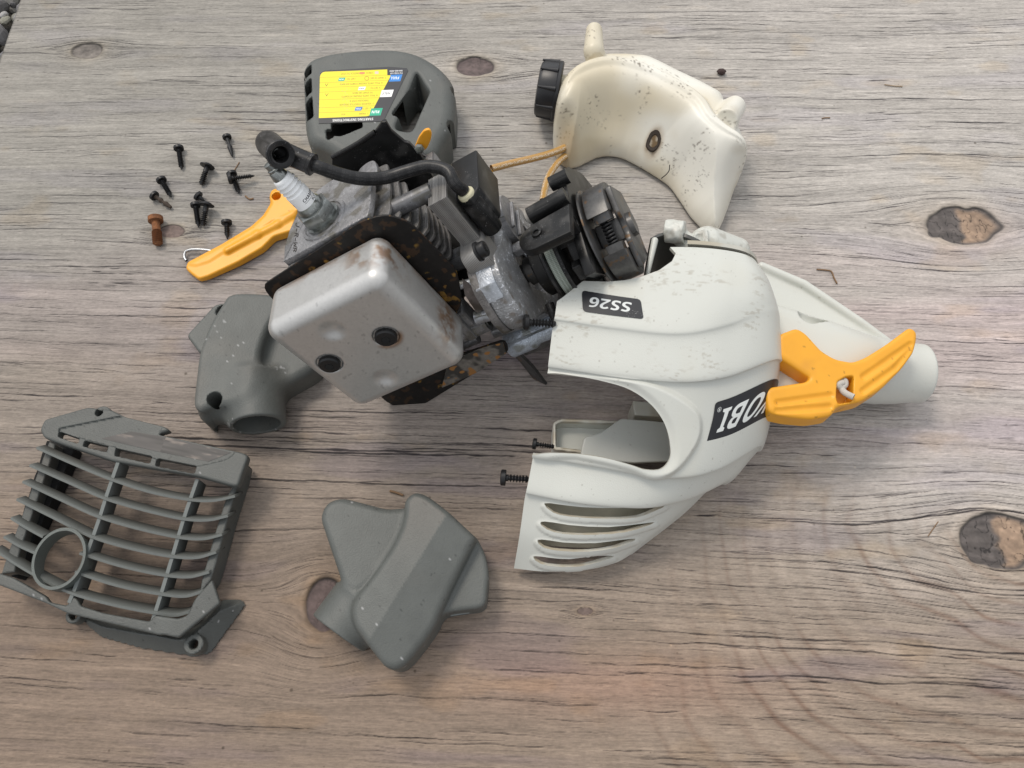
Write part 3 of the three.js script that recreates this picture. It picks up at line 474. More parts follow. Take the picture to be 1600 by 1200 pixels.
  for (const fc of tri3) for (const i of up3(sh, fc)) { const [x, z] = sh[i], dx = x - B[0], dz = z - B[1], u = (dx * ey[1] - dz * ey[0]) / det, v = (ex[0] * dz - ex[1] * dx) / det; P.push(x * .001, top(x, z) * .001, z * .001); U.push(u, 1 - v); }
  const sg = new THREE.BufferGeometry(); sg.setAttribute('position', new THREE.Float32BufferAttribute(P, 3)); sg.setAttribute('uv', new THREE.Float32BufferAttribute(U, 2)); sg.computeVertexNormals(); { const n = sg.attributes.normal; for (let i = 0; i < n.count; i++) n.setXYZ(i, 0, 1, 0); }
  part('sticker', sg, new THREE.MeshStandardMaterial({ map: ct, roughness: .42, side: THREE.DoubleSide }), t, 'yellow and black printed instruction sticker');
}
// ---------------------------------------------------------------- lower left: grille cover
function ribbon(pts, off, th, col) {                                      // a blade: front edge through pts (mm), reaching back by off(t), th thick
  const c = new THREE.CatmullRomCurve3(pts.map(p => V(...p)), false, 'centripetal'), n = 30, P = [], ix = [];
  for (let i = 0; i <= n; i++) {
    const t = i / n, p = c.getPoint(t), tg = c.getTangent(t), o = off(t), ov = V(...o), nn = tg.clone().cross(ov).normalize().multiplyScalar(th / 2);
    for (const q of [p.clone().add(nn), p.clone().sub(nn), p.clone().add(ov).sub(nn), p.clone().add(ov).add(nn)]) P.push(q.x * .001, q.y * .001, q.z * .001);
  }
  for (let i = 0; i < n; i++) for (let k = 0; k < 4; k++) { const a = i * 4 + k, b = i * 4 + (k + 1) % 4; ix.push(a, b, a + 4, b, b + 4, a + 4); }
  const e = n * 4; ix.push(0, 2, 1, 0, 3, 2, e, e + 1, e + 2, e, e + 2, e + 3);
  const g = new THREE.BufferGeometry(); g.setAttribute('position', new THREE.Float32BufferAttribute(P, 3));
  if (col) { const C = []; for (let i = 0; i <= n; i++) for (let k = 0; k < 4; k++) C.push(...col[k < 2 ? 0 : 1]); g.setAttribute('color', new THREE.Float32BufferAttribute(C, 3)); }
  g.setIndex(ix); return boxUV(flatN(g));
}
{
  const sc = 2.726, Z = (x, y, h) => spot(x / sc, 600 + y / sc, h), Z2 = (pts, h) => pts.map(([x, y]) => spot2(x / sc, 600 + y / sc, h));
  const t = thing('grille_cover', 'grey plastic grille with curved louvers and a round opening, left on the board', 'grille', spot(180, 830, 0));
  const topP = chamfer(Z2([[168, 195], [188, 150], [370, 98], [470, 108], [530, 138], [700, 180], [722, 196], [668, 212], [1035, 292], [1058, 305], [1012, 435], [985, 432], [840, 392], [480, 328], [238, 248], [185, 228]], 31), 2);
  const pan = chamfer(Z2([[245, 195], [520, 140], [690, 182], [660, 215], [1000, 290], [960, 318], [840, 345], [660, 312], [490, 262], [360, 228]], 31), 3);
  const slots = [[[250, 200], [340, 232], [332, 258], [245, 228]], [[360, 240], [462, 264], [455, 294], [352, 268]], [[492, 272], [645, 306], [638, 342], [486, 308]], [[668, 314], [838, 348], [828, 384], [660, 352]]].map(p => chamfer(Z2(p.map(([x, y], i) => [x, y - (i > 1 ? 3 : 0)]), 31), 1));
  const wallR = Z2([[1036, 300], [1016, 385], [960, 560], [905, 760], [882, 830], [850, 870], [830, 915], [842, 830], [898, 640], [950, 480], [985, 420]], 24);
  const base = chamfer(Z2([[-20, 800], [60, 826], [200, 905], [215, 930], [290, 945], [300, 905], [330, 912], [345, 945], [440, 975], [600, 1005], [640, 1012], [660, 985], [760, 1000], [800, 985], [832, 915], [905, 832], [940, 935], [762, 1082], [700, 1068], [680, 1070], [290, 978], [200, 935], [-20, 850]], 21), 1.5);
  const skirt = chamfer(Z2([[940, 935], [1022, 935], [880, 1130], [820, 1140], [600, 1105], [430, 1058], [370, 1005], [700, 1040], [780, 1060]], 4), 1.5);
  const wallL = Z2([[182, 228], [212, 240], [45, 700], [20, 790], [-40, 800], [0, 690]], 28);
  const lug = Z(826, 1108, 12), lug2 = Z(433, 130, 27), lug3 = Z(312, 985, 10);
    const f = (x, y, z) => {
    const q = sdPoly(x, z, topP); let d = sdExt(q, slabY(y, 24, 31), 1.6); d = smax(d, -sdExt(sdPoly(x, z, pan) - 1, slabY(y, 30, 40), .4), .6);
    const side = Math.max(Math.abs(q + 4 + (28 - y) * .12) - 1.2, slabY(y, .3, 27)); d = Math.min(d, Math.max(side, z - .27 * x - 68));
    for (const s of slots) d = Math.max(d, -Math.max(sdPoly(x, z, s), 15 - y));
    d = Math.min(d, sdExt(sdPoly(x, z, wallR), slabY(y, .3, 21 - .03 * (z - 40)), 1.2));
    d = Math.min(d, sdExt(sdPoly(x, z, base), slabY(y, 18.5, 22), 1));
    const sk = sdPoly(x, z, skirt) + (y - 4) * .9; d = Math.min(d, Math.max(Math.max(sk, -sk - 2.8), slabY(y, .3, 20.5)));
    d = Math.min(d, sdExt(sdPoly(x, z, wallL), slabY(y, .3, 21 - .03 * (z - 40)), 1));
    d = Math.min(d, sdCyl(x, y, z, [lug[0], 3, lug[2]], [lug[0], 13, lug[2]], 6, .5)); d = Math.max(d, -sdCyl(x, y, z, [lug[0], -3, lug[2]], [lug[0], 15, lug[2]], 2.8));
    d = Math.min(d, sdCyl(x, y, z, [lug3[0], 2, lug3[2]], [lug3[0], 10, lug3[2]], 5, .5)); d = Math.max(d, -sdCyl(x, y, z, [lug3[0], -3, lug3[2]], [lug3[0], 15, lug3[2]], 2.5));
    d = Math.min(d, sdCyl(x, y, z, [lug2[0], 3, lug2[2]], [lug2[0], 27, lug2[2]], 6, .5)); d = Math.max(d, -sdCyl(x, y, z, [lug2[0], -3, lug2[2]], [lug2[0], 45, lug2[2]], 2.6));
    return d;
  };
  const [lo, hi] = bounds([...topP, ...wallR, ...base, ...skirt, ...wallL], 4, -1, 46);
  const tint = (x, y, z, gx, gy) => { const q = greyTint(x, y, z, gx, gy); return q.map(v => v * .80); };
  part('frame', iso(f, lo, hi, 1.1, tint), greyPlastic, t);
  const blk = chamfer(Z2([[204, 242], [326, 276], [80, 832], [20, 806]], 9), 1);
  part('shade_strip', iso((x, y, z) => sdExt(sdPoly(x, z, blk), slabY(y, .5, 11), .5), ...bounds(blk, 3, -1, 14), 1.3), blackMatte, t, 'black strip put in for the shade along the inner left wall');  // added black block: stands for the shade inside the left wall
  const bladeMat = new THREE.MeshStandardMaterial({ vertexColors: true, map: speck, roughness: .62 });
  const L = [[[155, 272], [320, 345], [480, 410], [660, 466], [850, 498], [925, 495], [1000, 478]], [[125, 347], [290, 420], [450, 490], [620, 540], [790, 577], [890, 580], [970, 562]], [[95, 417], [260, 495], [420, 567], [600, 620], [780, 657], [870, 660], [945, 642]], [[70, 492], [230, 572], [390, 652], [570, 705], [740, 737], [840, 740], [920, 717]], [[338, 722], [520, 778], [710, 817], [810, 822], [890, 802]], [[318, 802], [500, 860], [690, 897], [790, 905], [870, 882]], [[-30, 705], [120, 800], [290, 887], [480, 942], [660, 977], [745, 987], [812, 970]]];
  const hTop = (x, y) => 27 + 4 * Math.sin(clamp((x - (230 - y * .3)) / 800) * 3.14) - (y - 300) * .012;
  const mkL = (pts, w0, w1) => ribbon(pts.map(([x, y]) => Z(x, y, hTop(x, y))), s => { const w = mix(w0, w1, s); return [w * .1, -w * .95, -w * .5]; }, 1.6, [[.155, .165, .155], [.030, .030, .026]]);  // edge highlight and shaded blade back put into the vertex colours
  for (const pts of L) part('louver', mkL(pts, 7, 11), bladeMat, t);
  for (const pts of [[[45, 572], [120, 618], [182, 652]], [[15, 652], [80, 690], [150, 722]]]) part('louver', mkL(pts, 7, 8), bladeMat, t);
  const rib = (pts, w) => ribbon(pts.map(([x, y]) => Z(x, y, hTop(x, y) - 1.2)), () => [0, -w, 0], 2.3, [[.15, .165, .16], [.05, .055, .052]]);  // ribs too: lit top and shaded foot by vertex colour
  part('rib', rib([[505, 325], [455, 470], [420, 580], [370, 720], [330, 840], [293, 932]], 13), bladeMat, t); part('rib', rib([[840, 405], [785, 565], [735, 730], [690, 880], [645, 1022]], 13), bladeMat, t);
  const rc = Z(250, 742, 28), N = 56, P = [], ix = [];  // round opening: a short tube leaning with the face
  for (let i = 0; i <= N; i++) { const a = i / N * 2 * Math.PI; for (const [rad, y] of [[1, 0], [.90, 0], [.90, -11], [1, -11]]) P.push((rc[0] + 16.2 * rad * Math.cos(a)) * .001, (rc[1] + y) * .001, (rc[2] + 19 * rad * Math.sin(a)) * .001); }
  for (let i = 0; i < N; i++) for (let k = 0; k < 4; k++) { const a = i * 4 + k, b = i * 4 + (k + 1) % 4; ix.push(a, a + 4, b, b, a + 4, b + 4); }
  const rg = new THREE.BufferGeometry(); rg.setAttribute('position', new THREE.Float32BufferAttribute(P, 3)); rg.setIndex(ix); part('ring', boxUV(flatN(rg)), greyPlain, t);
  // worn dark label on the top panel
  const lab = Z2([[432, 232], [560, 203], [700, 225], [985, 292], [888, 330], [660, 285]], 30.1), pat = tile(256, .07, (u, v) => { const s = n2(u * 5, v * 48, 21, 0); const w = sstep(.55, .75, fb2(u * 6, v * 26, 22)); const k = .02 + .05 * s; return [mix(k, .17, w), mix(k * .9, .14, w), mix(k * .85, .12, w)]; });
  const dir = Math.atan2(lab[4][1] - lab[0][1], lab[4][0] - lab[0][0]), tr = THREE.ShapeUtils.triangulateShape(lab.map(p => new THREE.Vector2(p[0], p[1])), []), LP = [], LU = [];
  for (const fc of tr) for (const i of up3(lab, fc)) { const [x, z] = lab[i]; LP.push(x * .001, .0302, z * .001); LU.push((x * Math.cos(dir) + z * Math.sin(dir)) * .001, (-x * Math.sin(dir) + z * Math.cos(dir)) * .001); }
  const lg = new THREE.BufferGeometry(); lg.setAttribute('position', new THREE.Float32BufferAttribute(LP, 3)); lg.setAttribute('uv', new THREE.Float32BufferAttribute(LU, 2)); lg.setAttribute('normal', new THREE.Float32BufferAttribute(LP.map((_, i) => i % 3 === 1 ? 1 : 0), 3));
  part('worn_label', lg, new THREE.MeshStandardMaterial({ map: pat, roughness: .5, side: THREE.DoubleSide }), t, 'scuffed dark label on the top panel');
}

// ---------------------------------------------------------------- helpers for turned and bent parts (points in mm)
function cyl(a, b, r0, r1 = r0, seg = 24, open = false) {
  const A = vm(a), B = vm(b), d = B.clone().sub(A), L = d.length(), g = new THREE.CylinderGeometry(r1 * .001, r0 * .001, L, seg, 1, open);
  g.translate(0, L / 2, 0); g.applyQuaternion(new THREE.Quaternion().setFromUnitVectors(V(0, 1, 0), d.normalize())); g.translate(A.x, A.y, A.z); return boxUV(g);
}
function turned(a, dir, prof, seg = 28) {                            // profile [[radius, distance along dir]] in mm
  const g = new THREE.LatheGeometry(prof.map(p => new THREE.Vector2(Math.max(p[0], .001) * .001, p[1] * .001)), seg), A = vm(a);
  g.applyQuaternion(new THREE.Quaternion().setFromUnitVectors(V(0, 1, 0), V(...dir).normalize())); g.translate(A.x, A.y, A.z); const u = flatCrease(g); return boxUV(u);
}
function flatCrease(g) { g = g.toNonIndexed(); g.deleteAttribute('uv'); const p = g.attributes.position; g.computeVertexNormals(); return creased(g, .7); void p; }
function creased(g, ang) {                                           // smooth normals except across edges sharper than ang
  const p = g.attributes.position, n = p.count, m = new Map(), fn = [], key = i => Math.round(p.getX(i) * 2e5) + ',' + Math.round(p.getY(i) * 2e5) + ',' + Math.round(p.getZ(i) * 2e5), a = V(), b = V(), c = V();
  for (let i = 0; i < n; i += 3) { a.fromBufferAttribute(p, i); b.fromBufferAttribute(p, i + 1); c.fromBufferAttribute(p, i + 2); const f = b.sub(a).cross(c.sub(a)); const l = f.length(); fn.push((l > 0 ? f.multiplyScalar(1 / l) : f).clone()); for (let k = 0; k < 3; k++) { const q = key(i + k); (m.get(q) || m.set(q, []).get(q)).push(i / 3); } }
  const N = new Float32Array(n * 3), cs = Math.cos(ang), s = V();
  for (let i = 0; i < n; i++) { const f = fn[Math.floor(i / 3)]; s.set(0, 0, 0); for (const o of m.get(key(i))) if (fn[o].dot(f) > cs) s.add(fn[o]); s.normalize(); N[3 * i] = s.x; N[3 * i + 1] = s.y; N[3 * i + 2] = s.z; }
  g.setAttribute('normal', new THREE.BufferAttribute(N, 3)); return g;
}
function tube(pts, r, seg = 12, n = 60) { const c = new THREE.CatmullRomCurve3(pts.map(vm), false, 'centripetal'); return new THREE.TubeGeometry(c, n, r * .001, seg, false); }
const rgb = (r, g, b) => new THREE.Color().setRGB(r, g, b);
const orangeTint = (x, y, z) => { const d = fb3(x * .12, y * .12, z * .12), f = n3(x * .5, y * .5, z * .5), k = .93 + .14 * d; let c = [.82 * k, .372 * k, .018 * k]; if (f > .88 && d > .5) c = c.map(v => v * .6); const w = sstep(.62, .8, fb3(x * .05 + 9, y * .05, z * .05)); return [mix(c[0], .52, w * .4), mix(c[1], .22, w * .4), mix(c[2], .035, w * .4)]; };
const orangePlastic = new THREE.MeshPhysicalMaterial({ vertexColors: true, roughness: .42, clearcoat: .15, clearcoatRoughness: .5 });

// ---------------------------------------------------------------- fuel tank, back right
{
  const K = (x, y, h) => spot(800 + x / 3.43, 20 + y / 3.43, h), K2 = (x, y, h) => { const p = K(x, y, h); return [p[0], p[2]]; };
  const outPts = [[490, 165, 44], [740, 172, 44], [900, 250, 44], [1158, 390, 42], [1175, 480, 40], [1235, 580, 38], [1258, 700, 32], [1250, 800, 26], [1185, 1000, 16], [1110, 1172, 10], [1060, 1180, 8], [960, 1098, 6], [840, 920, 6], [700, 830, 6], [580, 768, 6], [480, 762, 6], [400, 800, 6], [340, 830, 6], [280, 820, 8], [228, 690, 22], [232, 420, 36], [280, 310, 42], [380, 215, 45]];
  const P = smoothPoly(chamfer(outPts.map(p => K2(...p)), 4, 1), 2);
  const soft = L => new THREE.CatmullRomCurve3(L.map(p => V(p[0], 0, p[1])), false, 'centripetal').getPoints(26).map(p => [p.x, p.z]);
  const ridge0 = [[262, 400], [330, 300], [520, 238], [700, 275], [880, 360], [1010, 450], [1065, 540], [1160, 620], [1300, 690]].map(([x, y]) => K2(x, y, 56));
  const front = soft(outPts.slice(6, 20).map(p => K2(...p)));
  const ridge = soft(ridge0);
  const seg = (x, z, L) => { let d = 1e18; for (let i = 0; i < L.length - 1; i++) { const ex = L[i + 1][0] - L[i][0], ez = L[i + 1][1] - L[i][1], wx = x - L[i][0], wz = z - L[i][1], t = clamp((wx * ex + wz * ez) / (ex * ex + ez * ez)); d = Math.min(d, (wx - ex * t) ** 2 + (wz - ez * t) ** 2); } return Math.sqrt(d); };
  const side = (x, z) => { let d = 1e18, s = 1; for (let i = 0; i < ridge.length - 1; i++) { const a = ridge[i], ex = ridge[i + 1][0] - a[0], ez = ridge[i + 1][1] - a[1], wx = x - a[0], wz = z - a[1], t = clamp((wx * ex + wz * ez) / (ex * ex + ez * ez)), q = (wx - ex * t) ** 2 + (wz - ez * t) ** 2; if (q < d) { d = q; s = ex * wz - ez * wx > 0 ? 1 : -1; } } return s; };
  const roof = (x, z) => { const dr = seg(x, z, ridge), df = seg(x, z, front), s = side(x, z); if (s < 0) return 55 - 10 * sstep(2, 11, dr) - .06 * dr; const t = dr / (dr + df + .01); return 55 - 3 * sstep(0, .12, t) - 34 * sstep(.08, 1.02, t) + 3.5 * Math.sin(t * 6.28) * (t < 1 ? 1 : 0) * .6; };
  const p1 = [K(438, 205, 46), K(440, 98, 47)], p2 = [K(1195, 500, 38), K(1150, 575, 48)], hole = K(765, 675, 28);
  const f = (x, y, z) => {
    const q = sdPoly(x, z, P); let d; if (q > 14 || y > 66) d = Math.max(q, y - 66, 0) ; else { d = smax(q + .06 * Math.max(0, y - 20), (y - roof(x, z)) * .66, 15); d = smax(d, 1 - y, 5); }
    d = smin(d, sdCap(x, y, z, p1[0], p1[1], 8.2, 6.6), 5); d = smin(d, sdCyl(x, y, z, p2[0], p2[1], 8.6, 1.2), 4);
    return d;
  };
  const tint = (x, y, z, gx, gy) => {
    let c = [.755, .735, .66]; const a = fb3(x * .03, y * .03, z * .03), s = fb3(x * .014 + 5, y * .02, z * .014 + 2);
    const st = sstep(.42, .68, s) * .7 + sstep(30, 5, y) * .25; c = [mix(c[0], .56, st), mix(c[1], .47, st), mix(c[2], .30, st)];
    const up = sstep(.3, .9, gy) * .0; void up; const k = .93 + .14 * a; c = c.map(v => v * k); const gr = sstep(.56, .74, fb3(x * .022 + 11, y * .03, z * .03 + 6)) * .45; c = [mix(c[0], .44, gr), mix(c[1], .355, gr), mix(c[2], .22, gr)];
    const sp = n3(x * .8, y * .8, z * .8), cl = fb3(x * .05 + 1, y * .05, z * .05 + 4); if (sp > .70 && cl > .52) { const w = sstep(.70, .9, sp) * sstep(.52, .64, cl) * .8; c = [mix(c[0], .10, w), mix(c[1], .075, w), mix(c[2], .05, w)]; }
    const hd = Math.hypot(x - hole[0], (z - hole[2]) * .8), ang = n3(x * .35, 4, z * .35); if (hd < 12) { const w = sstep(5 + 3 * ang, 3, hd) * (.3 + .7 * sstep(.3, .55, ang)); c = [mix(c[0], .06, w), mix(c[1], .045, w), mix(c[2], .03, w)]; const w2 = sstep(9, 5, hd) * .4; c = [mix(c[0], .35, w2), mix(c[1], .22, w2), mix(c[2], .09, w2)]; }
    const ln = K(282, 745, 14), ld = Math.hypot(x - ln[0], z - ln[2]); const w3 = sstep(16, 4, ld) * .6; c = [mix(c[0], .40, w3), mix(c[1], .26, w3), mix(c[2], .10, w3)];
    const e = Math.abs(seg(x, z, ridge)); if (side(x, z) < 0 && e > 3 && e < 12 && y > 35) { const w = sstep(.45, .7, a) * .4; c = [mix(c[0], .42, w), mix(c[1], .34, w), mix(c[2], .20, w)]; }
    return c;
  };
  const [lo, hi] = bounds(P, 4, -1, 66); lo[2] -= 14; hi[0] += 4;
  const t = thing('fuel_tank', 'cream plastic fuel tank with a black screw cap, curved over the board behind', 'fuel tank', K(700, 560, 0));
  part('tank_body', iso(f, lo, hi, 1.3, tint), new THREE.MeshPhysicalMaterial({ vertexColors: true, roughness: .40, clearcoat: .12, clearcoatRoughness: .4 }), t);
  const c0 = K(282, 428, 27), ax = [-.985, .06, -.16], prof = [];
  const cap = [[0, -1], [13, -1], [13, 6]]; part('filler_neck', turned(c0, ax, cap), new THREE.MeshStandardMaterial({ color: rgb(.55, .50, .36), roughness: .5 }), t);
  const body = turned([c0[0] + ax[0] * 4, c0[1], c0[2] + ax[2] * 4], ax, [[0, 0], [22, 0], [23.4, 1], [23.4, 3], [22.2, 4], [21.6, 15], [20, 17.4], [17, 18.2], [0, 18.2]], 48);
  const caps = [body]; for (let i = 0; i < 9; i++) { const a = i / 9 * 6.283, u = [0, 1, 0], w = [ax[2], 0, -ax[0]], r = 21.5, o = [0, 1, 2].map(k => c0[k] + ax[k] * 4 + r * (Math.cos(a) * u[k] + Math.sin(a) * w[k])); caps.push(cyl([0, 1, 2].map(k => o[k] + ax[k] * 2.5), [0, 1, 2].map(k => o[k] + ax[k] * 16.5), 2.3, .8, 12)); }
  void prof; part('screw_cap', caps, new THREE.MeshStandardMaterial({ color: rgb(.016, .016, .018), roughness: .38 }), t);
  const print = tile(256, .06, (u, v) => { const vv = v % .25, w = (n2(u * 26, Math.floor(v * 4) + vv * 60, 4) > .5 && vv > .06 && vv < .17) ? .6 : 0; return [mix(.46, .8, w), mix(.26, .76, w), mix(.07, .65, w)]; }); print.repeat.set(5, 1);
  const amber = new THREE.MeshPhysicalMaterial({ map: print, roughness: .25, clearcoat: .5 });
  part('fuel_line', tube([K(292, 716, 16), K(270, 728, 17), K(200, 756, 19), K(100, 783, 22), K(0, 806, 26), K(-110, 835, 30)], 2.9), amber, t, 'amber fuel line running left to the engine');
  part('fuel_line', tube([K(290, 765, 12), K(262, 785, 13), K(225, 830, 14), K(195, 880, 17), K(175, 950, 22), K(165, 1010, 30)], 2.7), amber, t, 'amber fuel line bending down behind the starter');
  { let h = 30, q = K(765, 670, h); for (let i = 0; i < 12; i++) { h = roof(q[0], q[2]); q = K(765, 670, h); }
    const gr = (x, y, z) => { const a = Math.atan2(z - q[2], x - q[0]), r = 4.6 + 1.2 * n3(2 * Math.cos(a) + 3, 2 * Math.sin(a) + 3, 1), d = Math.hypot(x - q[0], (z - q[2]) * .85); return Math.max(Math.max(d - r, 2.6 + .8 * n3(x * .5, 2, z * .5) - d) * .8, Math.abs(y - roof(x, z) + .1) * .7 - .75); };
    part('grommet', iso(gr, [q[0] - 9, h - 12, q[2] - 9], [q[0] + 9, h + 12, q[2] + 9], .5), new THREE.MeshStandardMaterial({ color: rgb(.035, .024, .016), roughness: .7 }), t, 'dark oily ring round a small hole in the tank face'); }
  part('hair', tube([K(845, 815, 38), K(842, 845, 34), K(825, 868, 28), K(800, 888, 22)], .35, 5, 16), blackMatte, t);
}
// ---------------------------------------------------------------- yellow-orange lever with its wire link
{
  const K = (x, y, h) => spot(200 + x / 4.443, 180 + y / 4.443, h), K2 = (pts, h) => pts.map(([x, y]) => { const p = K(x, y, h); return [p[0], p[2]]; });
  const o = chamfer(K2([[978, 560], [990, 515], [1025, 500], [1070, 512], [1196, 598], [1200, 640], [1165, 720], [1145, 800], [1010, 838], [930, 915], [760, 1010], [545, 1105], [480, 1122], [430, 1085], [385, 1045], [398, 1000], [640, 880], [850, 760], [935, 685], [992, 595]], 9), 2);
  const up = chamfer(K2([[978, 560], [990, 515], [1025, 500], [1070, 512], [1196, 598], [1200, 640], [1130, 690], [1000, 720], [880, 790], [640, 925], [540, 985], [450, 1010], [398, 1000], [640, 880], [850, 760], [935, 685], [992, 595]], 13), 1.5);
  const rib = [[1150, 700], [1040, 760], [900, 830], [690, 940]].map(([x, y]) => K(x, y, 9)), e1 = K(1022, 543, 14);
  const top = x => 8.5 + .085 * (x + 210);
  const f = (x, y, z) => { let d = sdExt(sdPoly(x, z, o), slabY(y, .5, 6 + .05 * (x + 240)), 1.6); d = smin(d, sdExt(sdPoly(x, z, up), slabY(y, .5, top(x)), 1.8), 3); for (let i = 0; i < 3; i++) d = smin(d, sdCap(x, y, z, rib[i], rib[i + 1], 2.2, 2), 3); d = smax(d, -sdCap(x, y, z, K(1040, 640, 19), K(1120, 610, 19), 4.5), 1.5); d = smax(d, -sdCap(x, y, z, K(1170, 640, 8), K(760, 890, 10), 0), 1e-3); return Math.max(d, -sdCyl(x, y, z, [e1[0], 3, e1[2]], [e1[0], 40, e1[2]], 3.6), .3 - y); };
  const [lo, hi] = bounds(o, 4, -1, 26);
  const t = thing('choke_lever', 'long bright orange plastic lever lying between the small screws and the cylinder', 'lever', K(800, 850, 0));
  part('lever_arm', iso(f, lo, hi, .8, orangeTint), orangePlastic, t);
  part('wire_link', tube([K(620, 950, 4), K(530, 935, 4), K(430, 935, 3.5), K(398, 950, 3), K(392, 985, 2.5), K(405, 1010, 2.5)], 1.1, 10, 40), new THREE.MeshStandardMaterial({ color: rgb(.42, .43, .44), metalness: .9, roughness: .35 }), t, 'bent steel wire at the lever tip');
}
// ---------------------------------------------------------------- screws
const screwBlack = new THREE.MeshStandardMaterial({ color: rgb(.014, .014, .015), roughness: .42, metalness: .25, map: speck });
const rustTex = tile(256, .03, (u, v) => { const k = fb2(u * 14, v * 14, 33, 14), d = fb2(u * 40, v * 40, 36, 40); return [mix(.10, .30, k) * (.6 + .7 * d), mix(.045, .115, k) * (.6 + .7 * d), mix(.022, .04, k) * (.6 + .7 * d)]; });
const rusty = new THREE.MeshStandardMaterial({ map: rustTex, roughness: .9 });
const tipRust = new THREE.MeshStandardMaterial({ map: rustTex, color: rgb(1.5, 1.3, 1.1), roughness: .9 });
function screw(label, head, tip, o = {}) {
  const hr = o.hr || 4, sr = o.sr || 1.7, hh = o.hh || 2.8, rec = o.rec !== false, d = [0, 1, 2].map(k => tip[k] - head[k]), L = Math.hypot(...d), u = d.map(v => v / L), at = s => [0, 1, 2].map(k => head[k] + u[k] * s);
  const t = thing(o.name || 'screw', label, o.name === 'bolt' ? 'bolt' : 'screw', [head[0], 0, head[2]], o.group === null ? undefined : o.group || 'loose screws lying on the board');
  const pan = o.washer ? [[0, .4], [hr * .5, 0], [hr * .62, .3], [hr * .7, 1.2], [hr, 1.6], [hr, 2.3], [hr * .94, 2.6], [0, 2.6]] : [[0, .35], [hr * .42, .25], [hr * .5, .1], [hr * .8, 0], [hr, .5], [hr, hh - .3], [hr * .92, hh], [0, hh]];
  const hd = part('head', turned(head, u, pan, 24), o.headMat || o.mat || screwBlack, t);
  if (rec) part('socket', turned(at(-.05), u, [[0, 0], [hr * .40, 0], [hr * .40, .25], [0, .25]], 6), blackMatte, hd);
  const pr = [[0, hh - .2], [sr, hh - .2]], pitch = o.pitch || 1.5, s0 = hh + (o.plain || 1.4), end = L - (o.blunt ? .5 : 3); pr.push([sr, s0]);
  for (let s = s0; s < end - pitch; s += pitch) pr.push([sr * .66, s + pitch * .18], [sr * .66, s + pitch * .5], [sr * 1.22, s + pitch * .8], [sr * 1.16, s + pitch * .92]);
  pr.push([sr * .72, end]); if (!o.blunt) pr.push([sr * .25, L - .3]); else pr.push([sr * .68, L]); pr.push([0, L]);
  part('shank', turned(head, u, pr, 16), o.shankMat || o.mat || screwBlack, t); return t;
}
{
  const K = (x, y, h) => spot(200 + x / 4.443, 180 + y / 4.443, h), onB = (a, b, hr, sr = 1.7, da = 0, db = 0) => [K(a[0], a[1], hr + da), K(b[0], b[1], sr + db)];
  let h, p; const S = (lab, a, b, o = {}, da = 0, db = 0) => { [h, p] = onB(a, b, o.hr || 4, (o.sr || 1.7) + .2, da, db); screw(lab, h, p, o); };
  S('black screw standing farthest right and back of the loose screws, its smooth tip pointing forward', [684, 142], [727, 292], { hr: 3.6, pitch: 9 });
  S('black threaded screw at the back left of the loose screws, above the others', [350, 218], [373, 378], { hr: 4 });
  S('black screw with a wide washer head, alone in the middle of the loose screws', [556, 338], [508, 482], { hr: 5.8, washer: 1, sr: 2, blunt: 1, plain: 5, hh: 2.6 });
  S('black threaded screw left of the wide headed screw, just above a rust tipped one', [226, 440], [302, 570], { hr: 4 });
  S('black screw lying underneath another one as a crossed pair', [716, 398], [774, 546], { hr: 4.1 });
  S('black screw lying across the top of another, pointing right', [694, 442], [880, 420], { hr: 4.4, pitch: 1.3, rec: false }, 3.4, 3.2);
  S('dark screw with orange rust on its head and tip', [172, 552], [298, 640], { hr: 4, blunt: 1, pitch: 5, headMat: screwBlack, shankMat: new THREE.MeshStandardMaterial({ color: rgb(.05, .035, .025), roughness: .8 }) });
  S('thick rusty brown bolt beside the small knot in the board', [190, 706], [207, 900], { name: 'bolt', hr: 5.6, sr: 3.1, hh: 4.4, mat: rusty, blunt: 1, pitch: 1.6, plain: 8, rec: false, group: null });
  S('black screw at the back of the cluster of three, its tip under the wide head', [476, 552], [536, 600], { hr: 4 }, .8, .4);
  S('narrow black screw at the left of the cluster of three', [466, 612], [491, 780], { hr: 3.8, pitch: 1.4 });
  S('black screw with a wide washer head at the right of the cluster of three', [548, 606], [520, 764], { hr: 5.9, washer: 1, sr: 2.1, blunt: 1, plain: 5, hh: 2.6 }, 2);
  S('black screw half hidden under the orange lever, light rust on its head', [684, 732], [690, 862], { hr: 4.1 });
}
